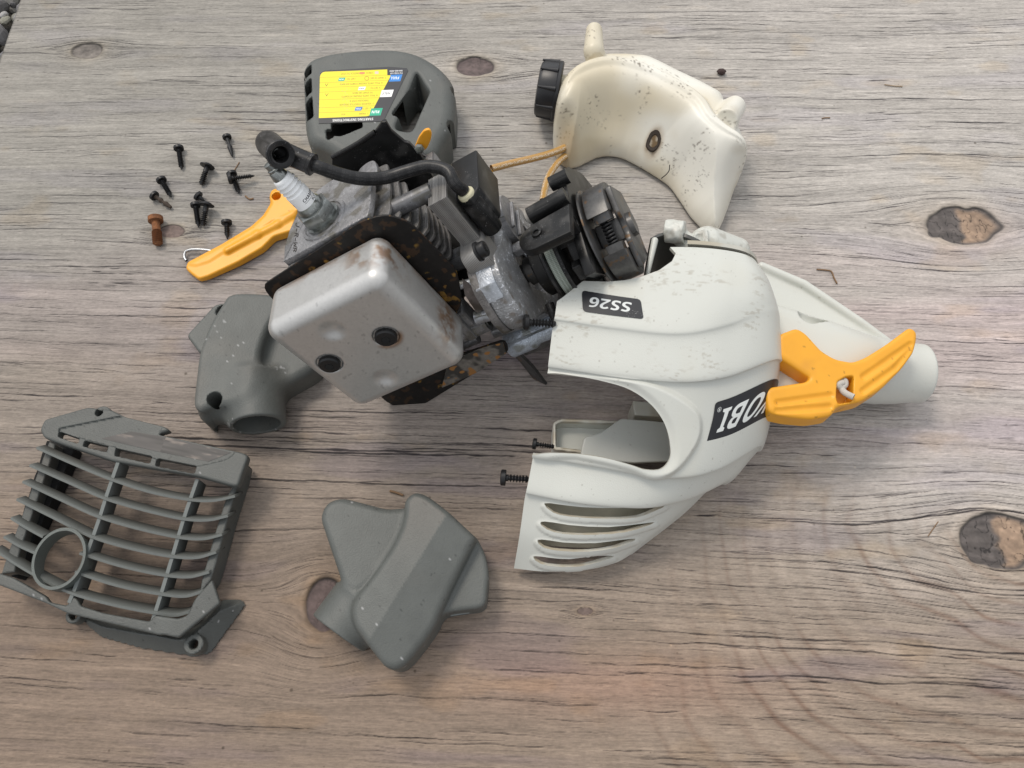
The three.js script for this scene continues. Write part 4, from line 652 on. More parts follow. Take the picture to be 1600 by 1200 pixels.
// ---------------------------------------------------------------- bits of bark, needles and twig
{
  const tw = new THREE.MeshStandardMaterial({ color: rgb(.22, .135, .075), roughness: .95 }), dk = new THREE.MeshStandardMaterial({ color: rgb(.05, .032, .03), roughness: .95 });
  const twig = (lab, pts, r, m = tw) => { const P = pts.map(([x, y, h]) => spot(x, y, h || r + .1)), t = tube(P, r, 6, 14), b = P[0]; t.translate(-b[0] * .001, 0, -b[2] * .001); const me = new THREE.Mesh(t, m); me.name = numbered('twig'); me.position.set(b[0] * .001, 0, b[2] * .001); me.castShadow = me.receiveShadow = true; me.userData = { label: lab, category: 'twig' }; scene.add(me); };
  twig('thin bent brown twig on the board to the right above the orange pull handle', [[1276, 421], [1290, 422], [1299, 424], [1303, 434], [1308, 443]], .55);
  twig('short pale splinter on the board right of the fuel tank', [[1382, 132], [1395, 134], [1410, 135]], .42, new THREE.MeshStandardMaterial({ color: rgb(.34, .25, .16), roughness: .95 }));
  twig('short dark orange splinter on the board right of the tank post', [[1284, 185], [1290, 184], [1297, 184]], .45);
  twig('tiny dry leaf bit on the board just behind the orange lever', [[383, 306], [390, 311], [396, 310]], .6);
  twig('thin needle pointing up beside the crossed screws', [[366, 266], [370, 260], [374, 253]], .35);
  twig('small curled splinter near the upper tip of the lower middle cover', [[609, 767], [620, 770], [630, 774]], .8);
  twig('thin splinter on the board in front of the far right knot', [[1450, 838], [1461, 822], [1466, 815]], .3);
  const g = new THREE.IcosahedronGeometry(.0032, 1), p = g.attributes.position; for (let i = 0; i < p.count; i++) { const k = .75 + .5 * n3(p.getX(i) * 700, p.getY(i) * 700, p.getZ(i) * 700); p.setXYZ(i, p.getX(i) * k * 1.3, p.getY(i) * k * .7, p.getZ(i) * k); } g.computeVertexNormals();
  const c = spot(1127, 112, 2), m = new THREE.Mesh(g, dk); m.name = 'bark_chip'; m.position.copy(vm(c)); m.castShadow = true; m.userData = { label: 'dark brown bark chip on the board behind the fuel tank', category: 'bark chip' }; scene.add(m);
}

// ---------------------------------------------------------------- white engine housing
const whiteBump = tile(256, .04, (u, v) => fb2(u * 100, v * 100, 17, 100), false);
const whitePlastic = new THREE.MeshPhysicalMaterial({ vertexColors: true, roughness: .38, bumpMap: whiteBump, bumpScale: .00008, clearcoat: .10, clearcoatRoughness: .45 });
const whiteTint = (x, y, z, inner, rim) => { inner = inner === true; rim = rim === true;
  const a = fb3(x * .025, y * .025, z * .025), b = fb3(x * .25, y * .25, z * .9);
  let c = [.590, .598, .552]; const k = .965 + .07 * a; c = c.map(v => v * k);
  const w = sstep(.55, .75, fb3(x * .03 + 4, y * .03, z * .03 + 7)) * .22; c = [mix(c[0], .60, w), mix(c[1], .585, w), mix(c[2], .50, w)];
  const sp = n3(x * .9, y * .9, z * 1.5); if (sp > .88) { const q = sstep(.88, .97, sp) * .55 * sstep(.45, .6, a); c = [mix(c[0], .16, q), mix(c[1], .13, q), mix(c[2], .09, q)]; }
  if (y > 92 && b > .58) { const q = sstep(.58, .72, b) * .40 * sstep(.40, .62, fb3(x * .04 + 2, 1, z * .04)); c = [mix(c[0], .28, q), mix(c[1], .235, q), mix(c[2], .17, q)]; }
  if (rim) { const q = .25 + .45 * sstep(.4, .65, fb3(x * .08, y * .08, z * .08)); c = [mix(c[0], .40, q), mix(c[1], .33, q), mix(c[2], .22, q)]; }
  if (inner) { c = c.map(v => v * .9); }
  return c;
};
const housing = thing('engine_housing', 'cream white plastic engine housing with a big oval opening and louvers, at right', 'engine housing', spot(1000, 760, 0));
const HZ = (x, y) => [760 + x / 2, 320 + y / 2];
{
  // rows run from the open mouth at the left to the domed end at the right; each spot with its height above the board
  const rows = [
    [[892, 393, 99], [980, 389, 101], [1072, 386, 101], [1140, 392, 99], [1177, 404, 92], [1186, 425, 60], [1183, 450, 20]],
    [[880, 420, 101], [972, 420, 103], [1068, 418, 104], [1145, 424, 102], [1193, 428, 93], [1204, 455, 58], [1202, 480, 18]],
    [[872, 460, 101], [965, 466, 104], [1062, 468, 105], [1142, 468, 103], [1204, 457, 92], [1213, 490, 55], [1210, 510, 16]],
    [[867, 494, 100], [960, 506, 103], [1060, 514, 104], [1138, 502, 101], [1209, 477, 90], [1216, 510, 52], [1212, 530, 14]],
    [[864, 508, 97], [960, 523, 100], [1060, 532, 101], [1136, 520, 98], [1211, 494, 88], [1217, 525, 50], [1212, 545, 12]],
    [[858, 562, 90], [958, 576, 94], [1060, 585, 95], [1134, 577, 92], [1211, 550, 80], [1217, 572, 46], [1211, 585, 10]],
    [[856, 582, 85], [956, 597, 89], [1060, 606, 90], [1132, 598, 87], [1210, 572, 75], [1216, 592, 42], [1210, 602, 9]],
    [[846, 645, 74], [942, 658, 78], [1055, 665, 79], [1135, 655, 75], [1201, 630, 64], [1207, 645, 36], [1200, 652, 8]],
    [[834, 702, 62], [930, 718, 66], [1046, 736, 66], [1122, 722, 60], [1187, 684, 50], [1192, 692, 28], [1184, 696, 6]],
    [[832, 718, 57], [926, 732, 61], [1040, 748, 61], [1112, 738, 55], [1172, 708, 44], [1177, 713, 24], [1168, 712, 5]],
    [[824, 762, 49], [912, 778, 53], [1008, 785, 51], [1080, 772, 45], [1138, 746, 34], [1142, 748, 18], [1132, 744, 4]],
    [[820, 778, 43], [900, 792, 47], [990, 798, 45], [1060, 786, 38], [1106, 764, 28], [1108, 764, 14], [1098, 758, 3]],
    [[812, 835, 28], [878, 845, 32], [952, 848, 30], [1020, 830, 24], [1062, 806, 17], [1064, 806, 9], [1055, 800, 2]],
    [[803, 888, 8], [852, 893, 12], [912, 891, 12], [960, 880, 9], [985, 867, 6], [986, 866, 4], [978, 862, 1]],
  ];
  const S = net(rows);
  const arc = [[840, 340], [1030, 340], [1042, 383], [1047, 386], [1056, 396], [1050, 408], [1030, 422], [1000, 433], [975, 438], [950, 440], [911, 439], [880, 464], [866, 474], [840, 480]];
  const oval = smoothPoly([[820, 592], [858, 583], [900, 587], [945, 596], [985, 609], [1018, 633], [1038, 662], [1046, 694], [1045, 716], [1032, 731], [1008, 732], [988, 726], [945, 714], [905, 708], [860, 706], [820, 704]], 4);
  const flare = smoothPoly([[820, 584], [880, 584], [945, 589], [1010, 598], [1062, 622], [1090, 648], [1092, 676], [1078, 706], [1050, 736], [1020, 742], [985, 730], [900, 712], [820, 704]], 4);
  const lv = [[[180, 932], [210, 960], [260, 972], [370, 978], [470, 974], [530, 950], [560, 936], [520, 938], [420, 946], [300, 944], [230, 936]], [[166, 990], [190, 1012], [240, 1026], [340, 1028], [430, 1020], [500, 1000], [530, 990], [480, 996], [380, 1006], [260, 1000], [210, 992]], [[158, 1046], [180, 1068], [230, 1078], [320, 1080], [400, 1068], [450, 1050], [470, 1042], [420, 1046], [340, 1056], [240, 1054], [200, 1048]], [[146, 1098], [170, 1118], [220, 1127], [290, 1126], [350, 1112], [390, 1100], [400, 1096], [340, 1096], [260, 1106], [200, 1102], [170, 1098]]].map(p => smoothPoly(p.map(q => HZ(...q)), 2));
  const side = [[[1084, 786], [1066, 806], [1046, 824], [1028, 838], [1026, 833], [1046, 814], [1068, 792]], [[1052, 812], [1030, 833], [1005, 850], [990, 858], [992, 852], [1010, 840], [1036, 818]]].map(p => smoothPoly(p, 2)); void side;
  const keep = (u, v, q) => { let g = Math.min(sdPoly(q[0], q[1], arc), v > .30 && u < .72 ? sdPoly(q[0], q[1], oval) : 50); if (v > .7) for (const l of lv) g = Math.min(g, sdPoly(q[0], q[1], l)); if (u > .70) g = Math.min(g, 50); return g; };
  const lip = (v, a, b, H) => H * sstep(a, b - .004, v) * (1 - sstep(b - .004, b + .012, v));
  const bump = (u, v, q) => { let h = (lip(v, .30, .425, 1.7) + lip(v, .53, .655, 1.5) + lip(v, .70, .80, 1.7)) * sstep(.98, .80, u); if (v > .3 && v < .72 && u < .75) { const f = sdPoly(q[0], q[1], flare), o = sdPoly(q[0], q[1], oval); if (f < 6) h += 3.2 * sstep(6, -4, f) * (1 - .55 * sstep(14, 0, o) * 1) ; } if (v > .72) for (const l of lv) { const d = sdPoly(q[0], q[1] - 0, l); if (d < 9) { const below = sdPoly(q[0], q[1] - 5, l); h += 1.1 * sstep(8, 0, Math.max(below, 0)) * (below < 8 ? 1 : 0); } } return h; };
  const geo = shell(S, 330, 330, 2.4, keep, { color: whiteTint, bump });
  part('shroud', geo, whitePlastic, housing);
  // the far wall of the shroud, below its top edge, with its own raised edge at the mouth
  const top = [...Array(9)].map((_, i) => S(mix(.34, .86, i / 8), 0));
  const back = shell((u, v) => { const p = S(mix(.34, .80, u), 0); return [p[0] - 3 * v, p[1] - 88 * v, p[2] - 5 + 4 * v - 9 * Math.sin(v * 3.1)]; }, 60, 50, 2.4, (u, v) => u - .10 * Math.sin(v * 3.14) , { color: whiteTint, flip: true });
  part('rear_wall', back, whitePlastic, housing); void top;
  const inky = (x, y, z) => whiteTint(x, y, z).map(v => v * (.07 + .10 * sstep(.45, .7, fb3(x * .06, y * .06, z * .06))));  // skin tint scaled down to near black, unevenly
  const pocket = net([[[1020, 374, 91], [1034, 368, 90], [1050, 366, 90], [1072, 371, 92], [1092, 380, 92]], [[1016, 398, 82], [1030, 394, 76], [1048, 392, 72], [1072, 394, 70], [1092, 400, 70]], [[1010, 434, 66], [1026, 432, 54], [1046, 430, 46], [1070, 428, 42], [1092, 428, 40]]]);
  part('inner_pocket', shell(pocket, 40, 30, 2.2, null, { color: inky }), whitePlastic, housing, 'near-black inside of the housing mouth');
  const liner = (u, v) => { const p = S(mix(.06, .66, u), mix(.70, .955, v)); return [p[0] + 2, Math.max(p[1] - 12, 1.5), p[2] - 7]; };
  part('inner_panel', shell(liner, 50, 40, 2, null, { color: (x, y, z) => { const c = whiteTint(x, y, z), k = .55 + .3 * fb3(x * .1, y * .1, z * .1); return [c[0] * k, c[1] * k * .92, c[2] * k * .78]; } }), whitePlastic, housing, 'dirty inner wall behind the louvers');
  // lift: a photo spot carried onto the skin
  const lift = (px, py, u0 = .5, v0 = .4) => { let u = u0, v = v0; for (let i = 0; i < 40; i++) { const q = pix(S(u, v)), e = 1e-3, qu = pix(S(u + e, v)), qv = pix(S(u, v + e)), a = (qu[0] - q[0]) / e, b = (qv[0] - q[0]) / e, c = (qu[1] - q[1]) / e, d = (qv[1] - q[1]) / e, det = a * d - b * c, rx = px - q[0], ry = py - q[1]; u = clamp(u + .8 * (d * rx - b * ry) / det, 0, .999); v = clamp(v + .8 * (a * ry - c * rx) / det, 0, .999); } return [u, v]; };
  const nrm = (u, v) => { const e = 2e-3, a = S(u - e, v), b = S(u + e, v), c = S(u, v - e), d = S(u, v + e), x = V(b[0] - a[0], b[1] - a[1], b[2] - a[2]), y = V(d[0] - c[0], d[1] - c[1], d[2] - c[2]); return y.cross(x).normalize(); };
  const decal = (name, quad, uv0, tex, label, nx = 26, ny = 14, wrap = 0) => {   // a printed label following the skin; quad = its corners top-left, top-right, bottom-right, bottom-left as it reads
    const c = []; let g = uv0; for (const p of quad) { g = lift(p[0], p[1], ...uv0); c.push(g); } if (wrap) for (const [a, b] of [[0, 1], [3, 2]]) c[a] = [c[a][0] + (c[a][0] - c[b][0]) * wrap, c[a][1] + (c[a][1] - c[b][1]) * wrap]; const P = [], U = [], N = [], ix = [];
    for (let j = 0; j <= ny; j++) for (let i = 0; i <= nx; i++) { const s = i / nx, t = j / ny, m = k => mix(mix(c[0][k], c[1][k], s), mix(c[3][k], c[2][k], s), t), u = m(0), v = m(1), p = S(u, v), n = nrm(u, v); P.push((p[0] + n.x * .35) * .001, (p[1] + n.y * .35) * .001, (p[2] + n.z * .35) * .001); N.push(n.x, n.y, n.z); U.push(s, 1 - t); }
    for (let j = 0; j < ny; j++) for (let i = 0; i < nx; i++) { const a = j * (nx + 1) + i; ix.push(a, a + nx + 1, a + 1, a + 1, a + nx + 1, a + nx + 2); }
    const ge = new THREE.BufferGeometry(); ge.setAttribute('position', new THREE.Float32BufferAttribute(P, 3)); ge.setAttribute('normal', new THREE.Float32BufferAttribute(N, 3)); ge.setAttribute('uv', new THREE.Float32BufferAttribute(U, 2)); ge.setIndex(ix);
    part(name, ge, new THREE.MeshStandardMaterial({ map: tex, alphaMap: null, transparent: false, alphaTest: .5, roughness: .4, side: THREE.DoubleSide }), housing, label);
  };
  const lab = (w, h, r, draw) => { const cv = document.createElement('canvas'); cv.width = w; cv.height = h; const g = cv.getContext('2d'); g.clearRect(0, 0, w, h); g.fillStyle = '#25262a'; g.beginPath(); g.moveTo(r, 0); g.lineTo(w - r, 0); g.quadraticCurveTo(w, 0, w, r); g.lineTo(w, h - r); g.quadraticCurveTo(w, h, w - r, h); g.lineTo(r, h); g.quadraticCurveTo(0, h, 0, h - r); g.lineTo(0, r); g.quadraticCurveTo(0, 0, r, 0); g.fill(); draw(g); const t = new THREE.CanvasTexture(cv); t.colorSpace = THREE.SRGBColorSpace; return t; };
  const ss = lab(640, 240, 46, g => { g.fillStyle = '#d9dcda'; g.font = 'italic bold 176px sans-serif'; g.textAlign = 'center'; g.textBaseline = 'middle'; g.save(); g.translate(318, 128); g.scale(1.22, .92); g.fillText('SS26', 0, 0); g.restore(); const r = rng(3); g.strokeStyle = 'rgba(225,225,220,.75)'; for (let i = 0; i < 26; i++) { g.lineWidth = 1 + 2 * r(); const x = 10 + 180 * r(), y = 10 + 80 * r(); g.beginPath(); g.moveTo(x, y); g.lineTo(x + 30 * (r() - .5), y + 26 * (r() - .5)); g.stroke(); } });
  decal('badge', [[1006, 499], [911, 487], [909, 454], [1001, 468]], [.35, .2], ss, 'black badge with pale letters and number, upside down');
  const ry = lab(900, 330, 34, g => { g.fillStyle = '#e2e5e2'; g.font = 'bold 240px sans-serif'; g.textAlign = 'left'; g.textBaseline = 'middle'; g.save(); g.translate(24, 172); const W = g.measureText('RYOBI').width; g.scale(790 / W, 1.0); g.fillText('RYOBI', 0, 0); g.restore(); g.font = '52px sans-serif'; g.fillText('\u00ae', 826, 262); });
  decal('brand_badge', [[1208, 660], [1101, 699], [1117, 629], [1212, 592]], [.6, .6], ry, 'black brand badge, upside down, partly behind the pull handle', 34, 14, .52);
}
{
  // cone and tube that take the shaft, behind the dome
  const R = (x, y, h) => spot(x, y, h), a = R(1195, 560, 40), b = R(1385, 580, 24), c = R(1441, 584, 22);
  const f = (x, y, z) => {
    let d = sdCap(x, y, z, [a[0], a[1] - 2, a[2]], b, 39, 20); d = smin(d, sdCyl(x, y, z, [b[0] - 10, b[1], b[2]], c, 20.5, 2.5), 8);
    d = smax(d, y - 58, 8); { const n0 = R(1262, 497, 53), n1 = R(1302, 517, 44); d = smax(d, -sdCap(x, y, z, n0, n1, 7, 2), 1.5); } d = Math.max(d, -(y - .4)); d = smax(d, a[0] - 6 - x, 2);
    
    d = Math.max(d, -sdCyl(x, y, z, b, [c[0] + 6, c[1], c[2]], 16.5)); return d;
  };
  const lo = [a[0] - 10, -1, a[2] - 62], hi = [c[0] + 8, 70, a[2] + 66];
  part('shaft_socket', iso(f, lo, hi, 1.5, whiteTint), whitePlastic, housing);
  // flat web and raised rim along the far edge of the cone
  const web = chamfer([[1150, 425], [1205, 420], [1256, 443], [1345, 500], [1390, 532], [1400, 580], [1260, 640], [1150, 640]].map(([x, y]) => { const p = R(x, y, 34); return [p[0], p[2]]; }), 3), e0 = R(1190, 416, 34), e1 = R(1256, 444, 35), e2 = R(1345, 503, 33), e3 = R(1392, 536, 30);
  const webF = (x, y, z) => { let d = sdExt(sdPoly(x, z, web), slabY(y, 12, 33.5 - .03 * (x - 190)), 2.5); d = smin(d, Math.min(sdCap(x, y, z, e0, e1, 3, 3), sdCap(x, y, z, e1, e2, 3, 2.6), sdCap(x, y, z, e2, e3, 2.6, 2)), 3); const n = R(1262, 497, 40), m = R(1302, 517, 36); return smax(d, -sdCap(x, y, z, n, m, 7, 2), 1.5); };
  part('edge_web', iso(webF, [e0[0] - 24, 10, e0[2] - 8], [e3[0] + 12, 44, e3[2] + 62], 1.3, whiteTint), whitePlastic, housing);
  // broken lugs and the far half of the shell behind the top
  const l1 = R(1085, 372, 96), l2 = R(1108, 372, 96), l3 = R(1040, 362, 86), l4 = R(1070, 362, 90), r0 = R(1105, 385, 80), r1 = R(1150, 392, 74);
  const lugs = (x, y, z) => { let d = Math.max(sdCyl(x, y, z, l1, l2, 8.2, 1), -sdCyl(x, y, z, [l1[0] - 3, l1[1], l1[2]], [l1[0] + 6, l1[1], l1[2]], 5.6)); d = Math.max(d, -(n3(x * .18, y * .18, z * .18) * 0)); d = smin(d, sdCap(x, y, z, r0, r1, 13, 9), 3); let e = sdCyl(x, y, z, l3, l4, 7.5, 1) + 1.6 * (n3(x * .28, y * .28, z * .28) - .5); e = Math.max(e, -sdCyl(x, y, z, [l3[0] - 3, l3[1], l3[2]], [l3[0] + 7, l3[1], l3[2]], 4.5)); return Math.min(d, e, sdCap(x, y, z, [l4[0], l4[1] - 8, l4[2]], [l1[0] + 4, l1[1] - 12, l1[2]], 6)); };
  part('lug', iso(lugs, [l3[0] - 12, 55, l1[2] - 22], [r1[0] + 16, 112, l1[2] + 24], 1.0, (x, y, z) => { const c = whiteTint(x, y, z), k = sstep(.5, .7, fb3(x * .2, y * .2, z * .2)) * .5; return [mix(c[0], .3, k), mix(c[1], .27, k), mix(c[2], .22, k)]; }), whitePlastic, housing);
  const w0 = R(1012, 428, 88), w1 = R(1023, 376, 90), edge = (x, y, z) => sdCap(x, y, z, w0, w1, 1.4, 2.2);
  part('mouth_edge', iso(edge, [Math.min(w0[0], w1[0]) - 6, 80, w1[2] - 6], [Math.max(w0[0], w1[0]) + 6, 98, w0[2] + 6], .8, whiteTint), whitePlastic, housing);
  // inside: partition, ledge and boss seen through the oval opening
  const Zp = (x, y, h) => spot(760 + x / 3.333, 560 + y / 3.333, h);
  const part1 = [[490, 500], [512, 396], [590, 380], [650, 342], [700, 304], [860, 315], [1010, 330], [1010, 520], [760, 530]].map(([x, y]) => { const p = Zp(x, y, 36); return [p[0], p[2]]; });
  const pan = chamfer(part1, 2, 2);
  part('partition', iso((x, y, z) => sdExt(sdPoly(x, z, pan), slabY(y, 31 - .1 * (z - 30), 34 - .1 * (z - 30)), .8), ...bounds(pan, 3, 20, 46), 1.0, (x, y, z) => whiteTint(x, y, z).map(v => v * .85)), whitePlastic, housing);
  const ledge = chamfer([[345, 340], [385, 318], [700, 330], [740, 400], [500, 500], [345, 480]].map(([x, y]) => { const p = Zp(x, y, 22); return [p[0], p[2]]; }), 2);
  part('ledge', iso((x, y, z) => { const q = sdPoly(x, z, ledge); return Math.min(Math.max(Math.abs(q + 1.2) - 1.2, slabY(y, .5, 24)), Math.max(q, slabY(y, 10, 13))); }, ...bounds(ledge, 3, -1, 27), 1.0, (x, y, z) => whiteTint(x, y, z, false, y > 21)), whitePlastic, housing);
  const box = chamfer([[760, 225], [900, 240], [930, 310], [770, 300]].map(([x, y]) => { const p = Zp(x, y, 26); return [p[0], p[2]]; }), 1);
  part('boss', iso((x, y, z) => sdExt(sdPoly(x, z, box), slabY(y, .5, 28), .8), ...bounds(box, 3, -1, 31), 1.1, (x, y, z) => whiteTint(x, y, z, false, true)), whitePlastic, housing);
}
// screws still standing in the housing
{ screw('long black screw pointing into the lower left corner of the white housing', spot(782, 746, 46), spot(826, 749, 46), { hr: 5, sr: 2.1, pitch: 1.9, hh: 3.4, blunt: 1, group: 'screws still in the white housing' });
  screw('small black screw at the edge of the white housing, just under its oval opening', spot(832, 693, 40), spot(866, 698, 40), { hr: 3.6, sr: 1.5, hh: 2.6, blunt: 1, group: 'screws still in the white housing' });
  screw('black screw between the engine crankcase and the top left corner of the white housing', spot(818, 503, 101), spot(868, 506, 98), { hr: 4.6, sr: 2.1, pitch: 1.9, hh: 3, blunt: 1, group: 'screws still in the white housing' }); }
// ---------------------------------------------------------------- orange pull handle with its rope knot
{
  const H = 62, K = (x, y, h) => spot(1170 + x / 4, 400 + y / 4, h === undefined ? H + 6 : h), k2 = ([x, y]) => { const p = K(x, y); return [p[0], p[2]]; };
  const o = chamfer([[163, 522], [275, 480], [335, 512], [440, 610], [530, 655], [640, 672], [720, 642], [850, 562], [990, 458], [1038, 482], [1042, 530], [1028, 605], [960, 702], [840, 822], [720, 898], [560, 935], [528, 990], [400, 1012], [250, 1002], [128, 980], [104, 905], [100, 850], [128, 828], [350, 792], [378, 768], [168, 650]].map(k2), 3);
  const grooves = [[[185, 912], [520, 862]], [[185, 962], [520, 930]], [[725, 748], [1012, 552]], [[728, 832], [930, 690], [1015, 580]]].map(g => g.map(p => K(p[0], p[1], H + 8.5)));
  const pocket = chamfer([[548, 790], [600, 758], [652, 752], [655, 900], [560, 918], [548, 880]].map(k2), 1.5), c = K(560, 780), tilt = (z) => .16 * (z - c[2]);
  const stem = sdp => sdp; void stem;
  const f = (x, y, z) => {
    const yy = y + tilt(z) + .06 * (x - c[0]); let d = sdExt(sdPoly(x, z, o), slabY(yy, H - 9, H + 8), 3.2);
    d = smax(d, ((yy - (H + 8)) * .8 - (z - c[2]) * .0), 2);
    for (const g of grooves) for (let i = 0; i < g.length - 1; i++) d = smax(d, -sdCap(x, yy, z, g[i], g[i + 1], 2.3), 1);
    return smax(d, -Math.max(sdPoly(x, z, pocket), H - 3 - yy), 1);
  };
  const [lo, hi] = bounds(o, 4, H - 22, H + 24);
  const t = thing('pull_handle', 'orange starter pull handle lying across the white housing, its knot showing', 'pull handle', K(560, 780, 0));
  part('grip', iso(f, lo, hi, .9, orangeTint), orangePlastic, t);
  const rp = tile(128, .012, (u, v) => { const s = .5 + .5 * Math.sin((u * 6 + v * 6) * 6.283) * Math.sin((u * 6 - v * 6) * 6.283); return [.62 * (.55 + .45 * s), .58 * (.55 + .45 * s), .52 * (.55 + .45 * s)]; }), rope = new THREE.MeshStandardMaterial({ map: rp, roughness: .9 });
  const rt = tube([K(572, 800, H + 1), K(590, 845, H + 5), K(620, 866, H + 7), K(655, 882, H + 8)], 2.0, 10, 30); const kn = tube([K(560, 810, H - 1), K(575, 775, H + 2), K(598, 780, H + 4), K(600, 808, H + 4), K(575, 822, H + 4), K(560, 805, H + 5), K(590, 790, H + 5)], 2.0, 10, 50);
  part('rope_knot', [rt, kn], rope, t, 'frayed white rope knot in the pocket of the handle');
}

// ---------------------------------------------------------------- the engine, lying on its side: its own axes are s (crankshaft), c (up the cylinder), m (towards the muffler face)
const EO = [-83.7, 110, 25], ES = [.8640, .4668, -.1887], EC = [-.4995, .8424, -.2021], EM = [.0646, .2689, .9610];
const ep = (s, c, m) => [0, 1, 2].map(k => EO[k] + ES[k] * s + EC[k] * c + EM[k] * m);
const eMat = new THREE.Matrix4().set(ES[0], EC[0], EM[0], EO[0] * .001, ES[1], EC[1], EM[1], EO[1] * .001, ES[2], EC[2], EM[2], EO[2] * .001, 0, 0, 0, 1);
const toW = g => g.applyMatrix4(eMat);
function el(px, py, axis, val) {                                     // photo spot carried onto the plane where one engine coordinate has a given value
  const A = [ES, EC, EM][axis], x = px - 800, y = 600 - py, d = [x, -FPX * cT + y * sT, -FPX * sT - y * cT];
  const k = (A.reduce((a, v, i) => a + v * (EO[i] - CAM[i]), 0) + val) / A.reduce((a, v, i) => a + v * d[i], 0), P = [0, 1, 2].map(i => CAM[i] + d[i] * k - EO[i]);
  return [ES, EC, EM].map(B => B.reduce((a, v, i) => a + v * P[i], 0));
}
const lb = (s0, s1, c0, c1, m0, m1, r = .8) => { const g = new RoundedBoxGeometry((s1 - s0) * .001, (c1 - c0) * .001, (m1 - m0) * .001, 2, Math.min(r, (s1 - s0) / 2.1, (c1 - c0) / 2.1, (m1 - m0) / 2.1) * .001); g.translate((s0 + s1) * .0005, (c0 + c1) * .0005, (m0 + m1) * .0005); boxUV(g); return toW(g); };
const lt = (p, dir, prof, seg) => { const w = turnedL(p, dir, prof, seg); return toW(w); };
function turnedL(a, dir, prof, seg = 28) { return turned(a, dir, prof, seg); }
const lc = (a, b, r0, r1 = r0, seg = 24) => toW(cyl(a, b, r0, r1, seg));
function lex(pts, plane, v0, v1, bev = .5, holes = []) {
  const sh = new THREE.Shape(pts.map(p => new THREE.Vector2(p[0], p[1]))); for (const h of holes) sh.holes.push(new THREE.Path(h.map(p => new THREE.Vector2(p[0], p[1]))));
  const g = new THREE.ExtrudeGeometry(sh, { depth: Math.max(v1 - v0 - 2 * bev, .05), bevelEnabled: bev > 0, bevelThickness: bev, bevelSize: bev, bevelOffset: -bev, bevelSegments: 2, curveSegments: 8 });
  g.translate(0, 0, v0 + bev); const M = new THREE.Matrix4();
  if (plane === 's') M.set(0, 0, 1, 0, 1, 0, 0, 0, 0, 1, 0, 0, 0, 0, 0, 1);           // (c, m) drawn, pushed along s
  if (plane === 'c') { g.translate(0, 0, -v0 - v1); M.set(1, 0, 0, 0, 0, 0, -1, 0, 0, 1, 0, 0, 0, 0, 0, 1); }   // (s, m) drawn, pushed along c
  g.applyMatrix4(M); g.scale(.001, .001, .001); g.deleteAttribute('uv'); const q = g.index ? g.toNonIndexed() : g; q.computeVertexNormals(); return toW(boxUV(creased(q, .6)));
}
const circ = (x, y, r, n = 20) => [...Array(n)].map((_, i) => [x + r * Math.cos(i / n * 6.2832), y + r * Math.sin(i / n * 6.2832)]);
// surfaces
const alTex = tile(512, .09, (u, v) => { const a = fb2(u * 12, v * 12, 101, 12), b = fb2(u * 60, v * 60, 104, 60), sc = n2(u * 200, v * 16, 107); let k = .30 + .34 * a + .16 * (b - .5); const dirt = sstep(.55, .72, fb2(u * 9, v * 9, 110, 9)); const sp = n2(u * 120, v * 120, 113, 120); if (sp > .90) k *= 1.5; if (sp < .07) k *= .45; void sc; return [mix(k, .15, dirt * .6), mix(k * .99, .13, dirt * .6), mix(k * .985, .105, dirt * .65)]; });
const alBump = tile(256, .03, (u, v) => fb2(u * 44, v * 44, 121, 44), false);
const castAl = new THREE.MeshStandardMaterial({ map: alTex, color: rgb(.62, .62, .635), metalness: .5, roughness: .44, bumpMap: alBump, bumpScale: .0003 });
const brightAl = new THREE.MeshStandardMaterial({ map: alTex, color: rgb(1.0, 1.06, 1.14), metalness: .6, roughness: .38, bumpMap: alBump, bumpScale: .0002 });
const dirtyShadedAl = new THREE.MeshStandardMaterial({ map: alTex, color: rgb(.36, .345, .335), metalness: .4, roughness: .6, bumpMap: alBump, bumpScale: .0003 });
const blTex = tile(512, .08, (u, v) => { const a = fb2(u * 14, v * 14, 131, 14), d = n2(u * 150, v * 150, 134, 150), cl = fb2(u * 7, v * 7, 137, 7); let k = .007 + .008 * a; if (d > .93 && cl > .45) k = .16; const g = sstep(.6, .8, cl) * .035; return [k + g, k + g * .95, k + g * .9]; });
const blackEng = new THREE.MeshPhysicalMaterial({ map: blTex, roughness: .36, specularIntensity: .62 });
const blackRub = new THREE.MeshPhysicalMaterial({ map: blTex, color: rgb(1.1, 1.1, 1.15), roughness: .36, specularIntensity: .7 });
const shTex = tile(512, .13, (u, v) => { const a = fb2(u * 16, v * 16, 141, 16), b = fb2(u * 44, v * 44, 144, 44), s = n2(u * 26, v * 26, 151, 26), w = sstep(.80, .90, s + .45 * (b - .5)) * sstep(.42, .56, a) * (.5 + .5 * n2(u * 90, v * 90, 157, 90)); const k = .005 + .010 * b; const e = sstep(.6, .72, fb2(u * 30, v * 30, 147, 30)) * .4; return [mix(mix(k, .09, e), .26, w), mix(mix(k * .9, .045, e), .115 + .05 * b, w), mix(mix(k * .85, .02, e), .030, w)]; });
const shieldMat = new THREE.MeshPhysicalMaterial({ map: shTex, roughness: .5, specularIntensity: .6 });
const steelTex = tile(512, .06, (u, v) => { const b = fb2(u * 50, v * 50, 161, 50), a = fb2(u * 10, v * 10, 164, 10), w = sstep(.68, .78, fb2(u * 12, v * 12, 167, 12)); const k = .045 + .075 * a + .04 * b; return [mix(k * 1.02, .22, w * .55), mix(k, .12, w * .55), mix(k * .98, .045, w * .55)]; });
const darkSteel = new THREE.MeshStandardMaterial({ map: steelTex, metalness: .6, roughness: .42 });
const lamTex = tile(256, .012, (u, v) => { const k = .20 + .24 * (.5 + .5 * Math.sin(u * 6.2832 * 14)); return [k, k * .97, k * .93]; });
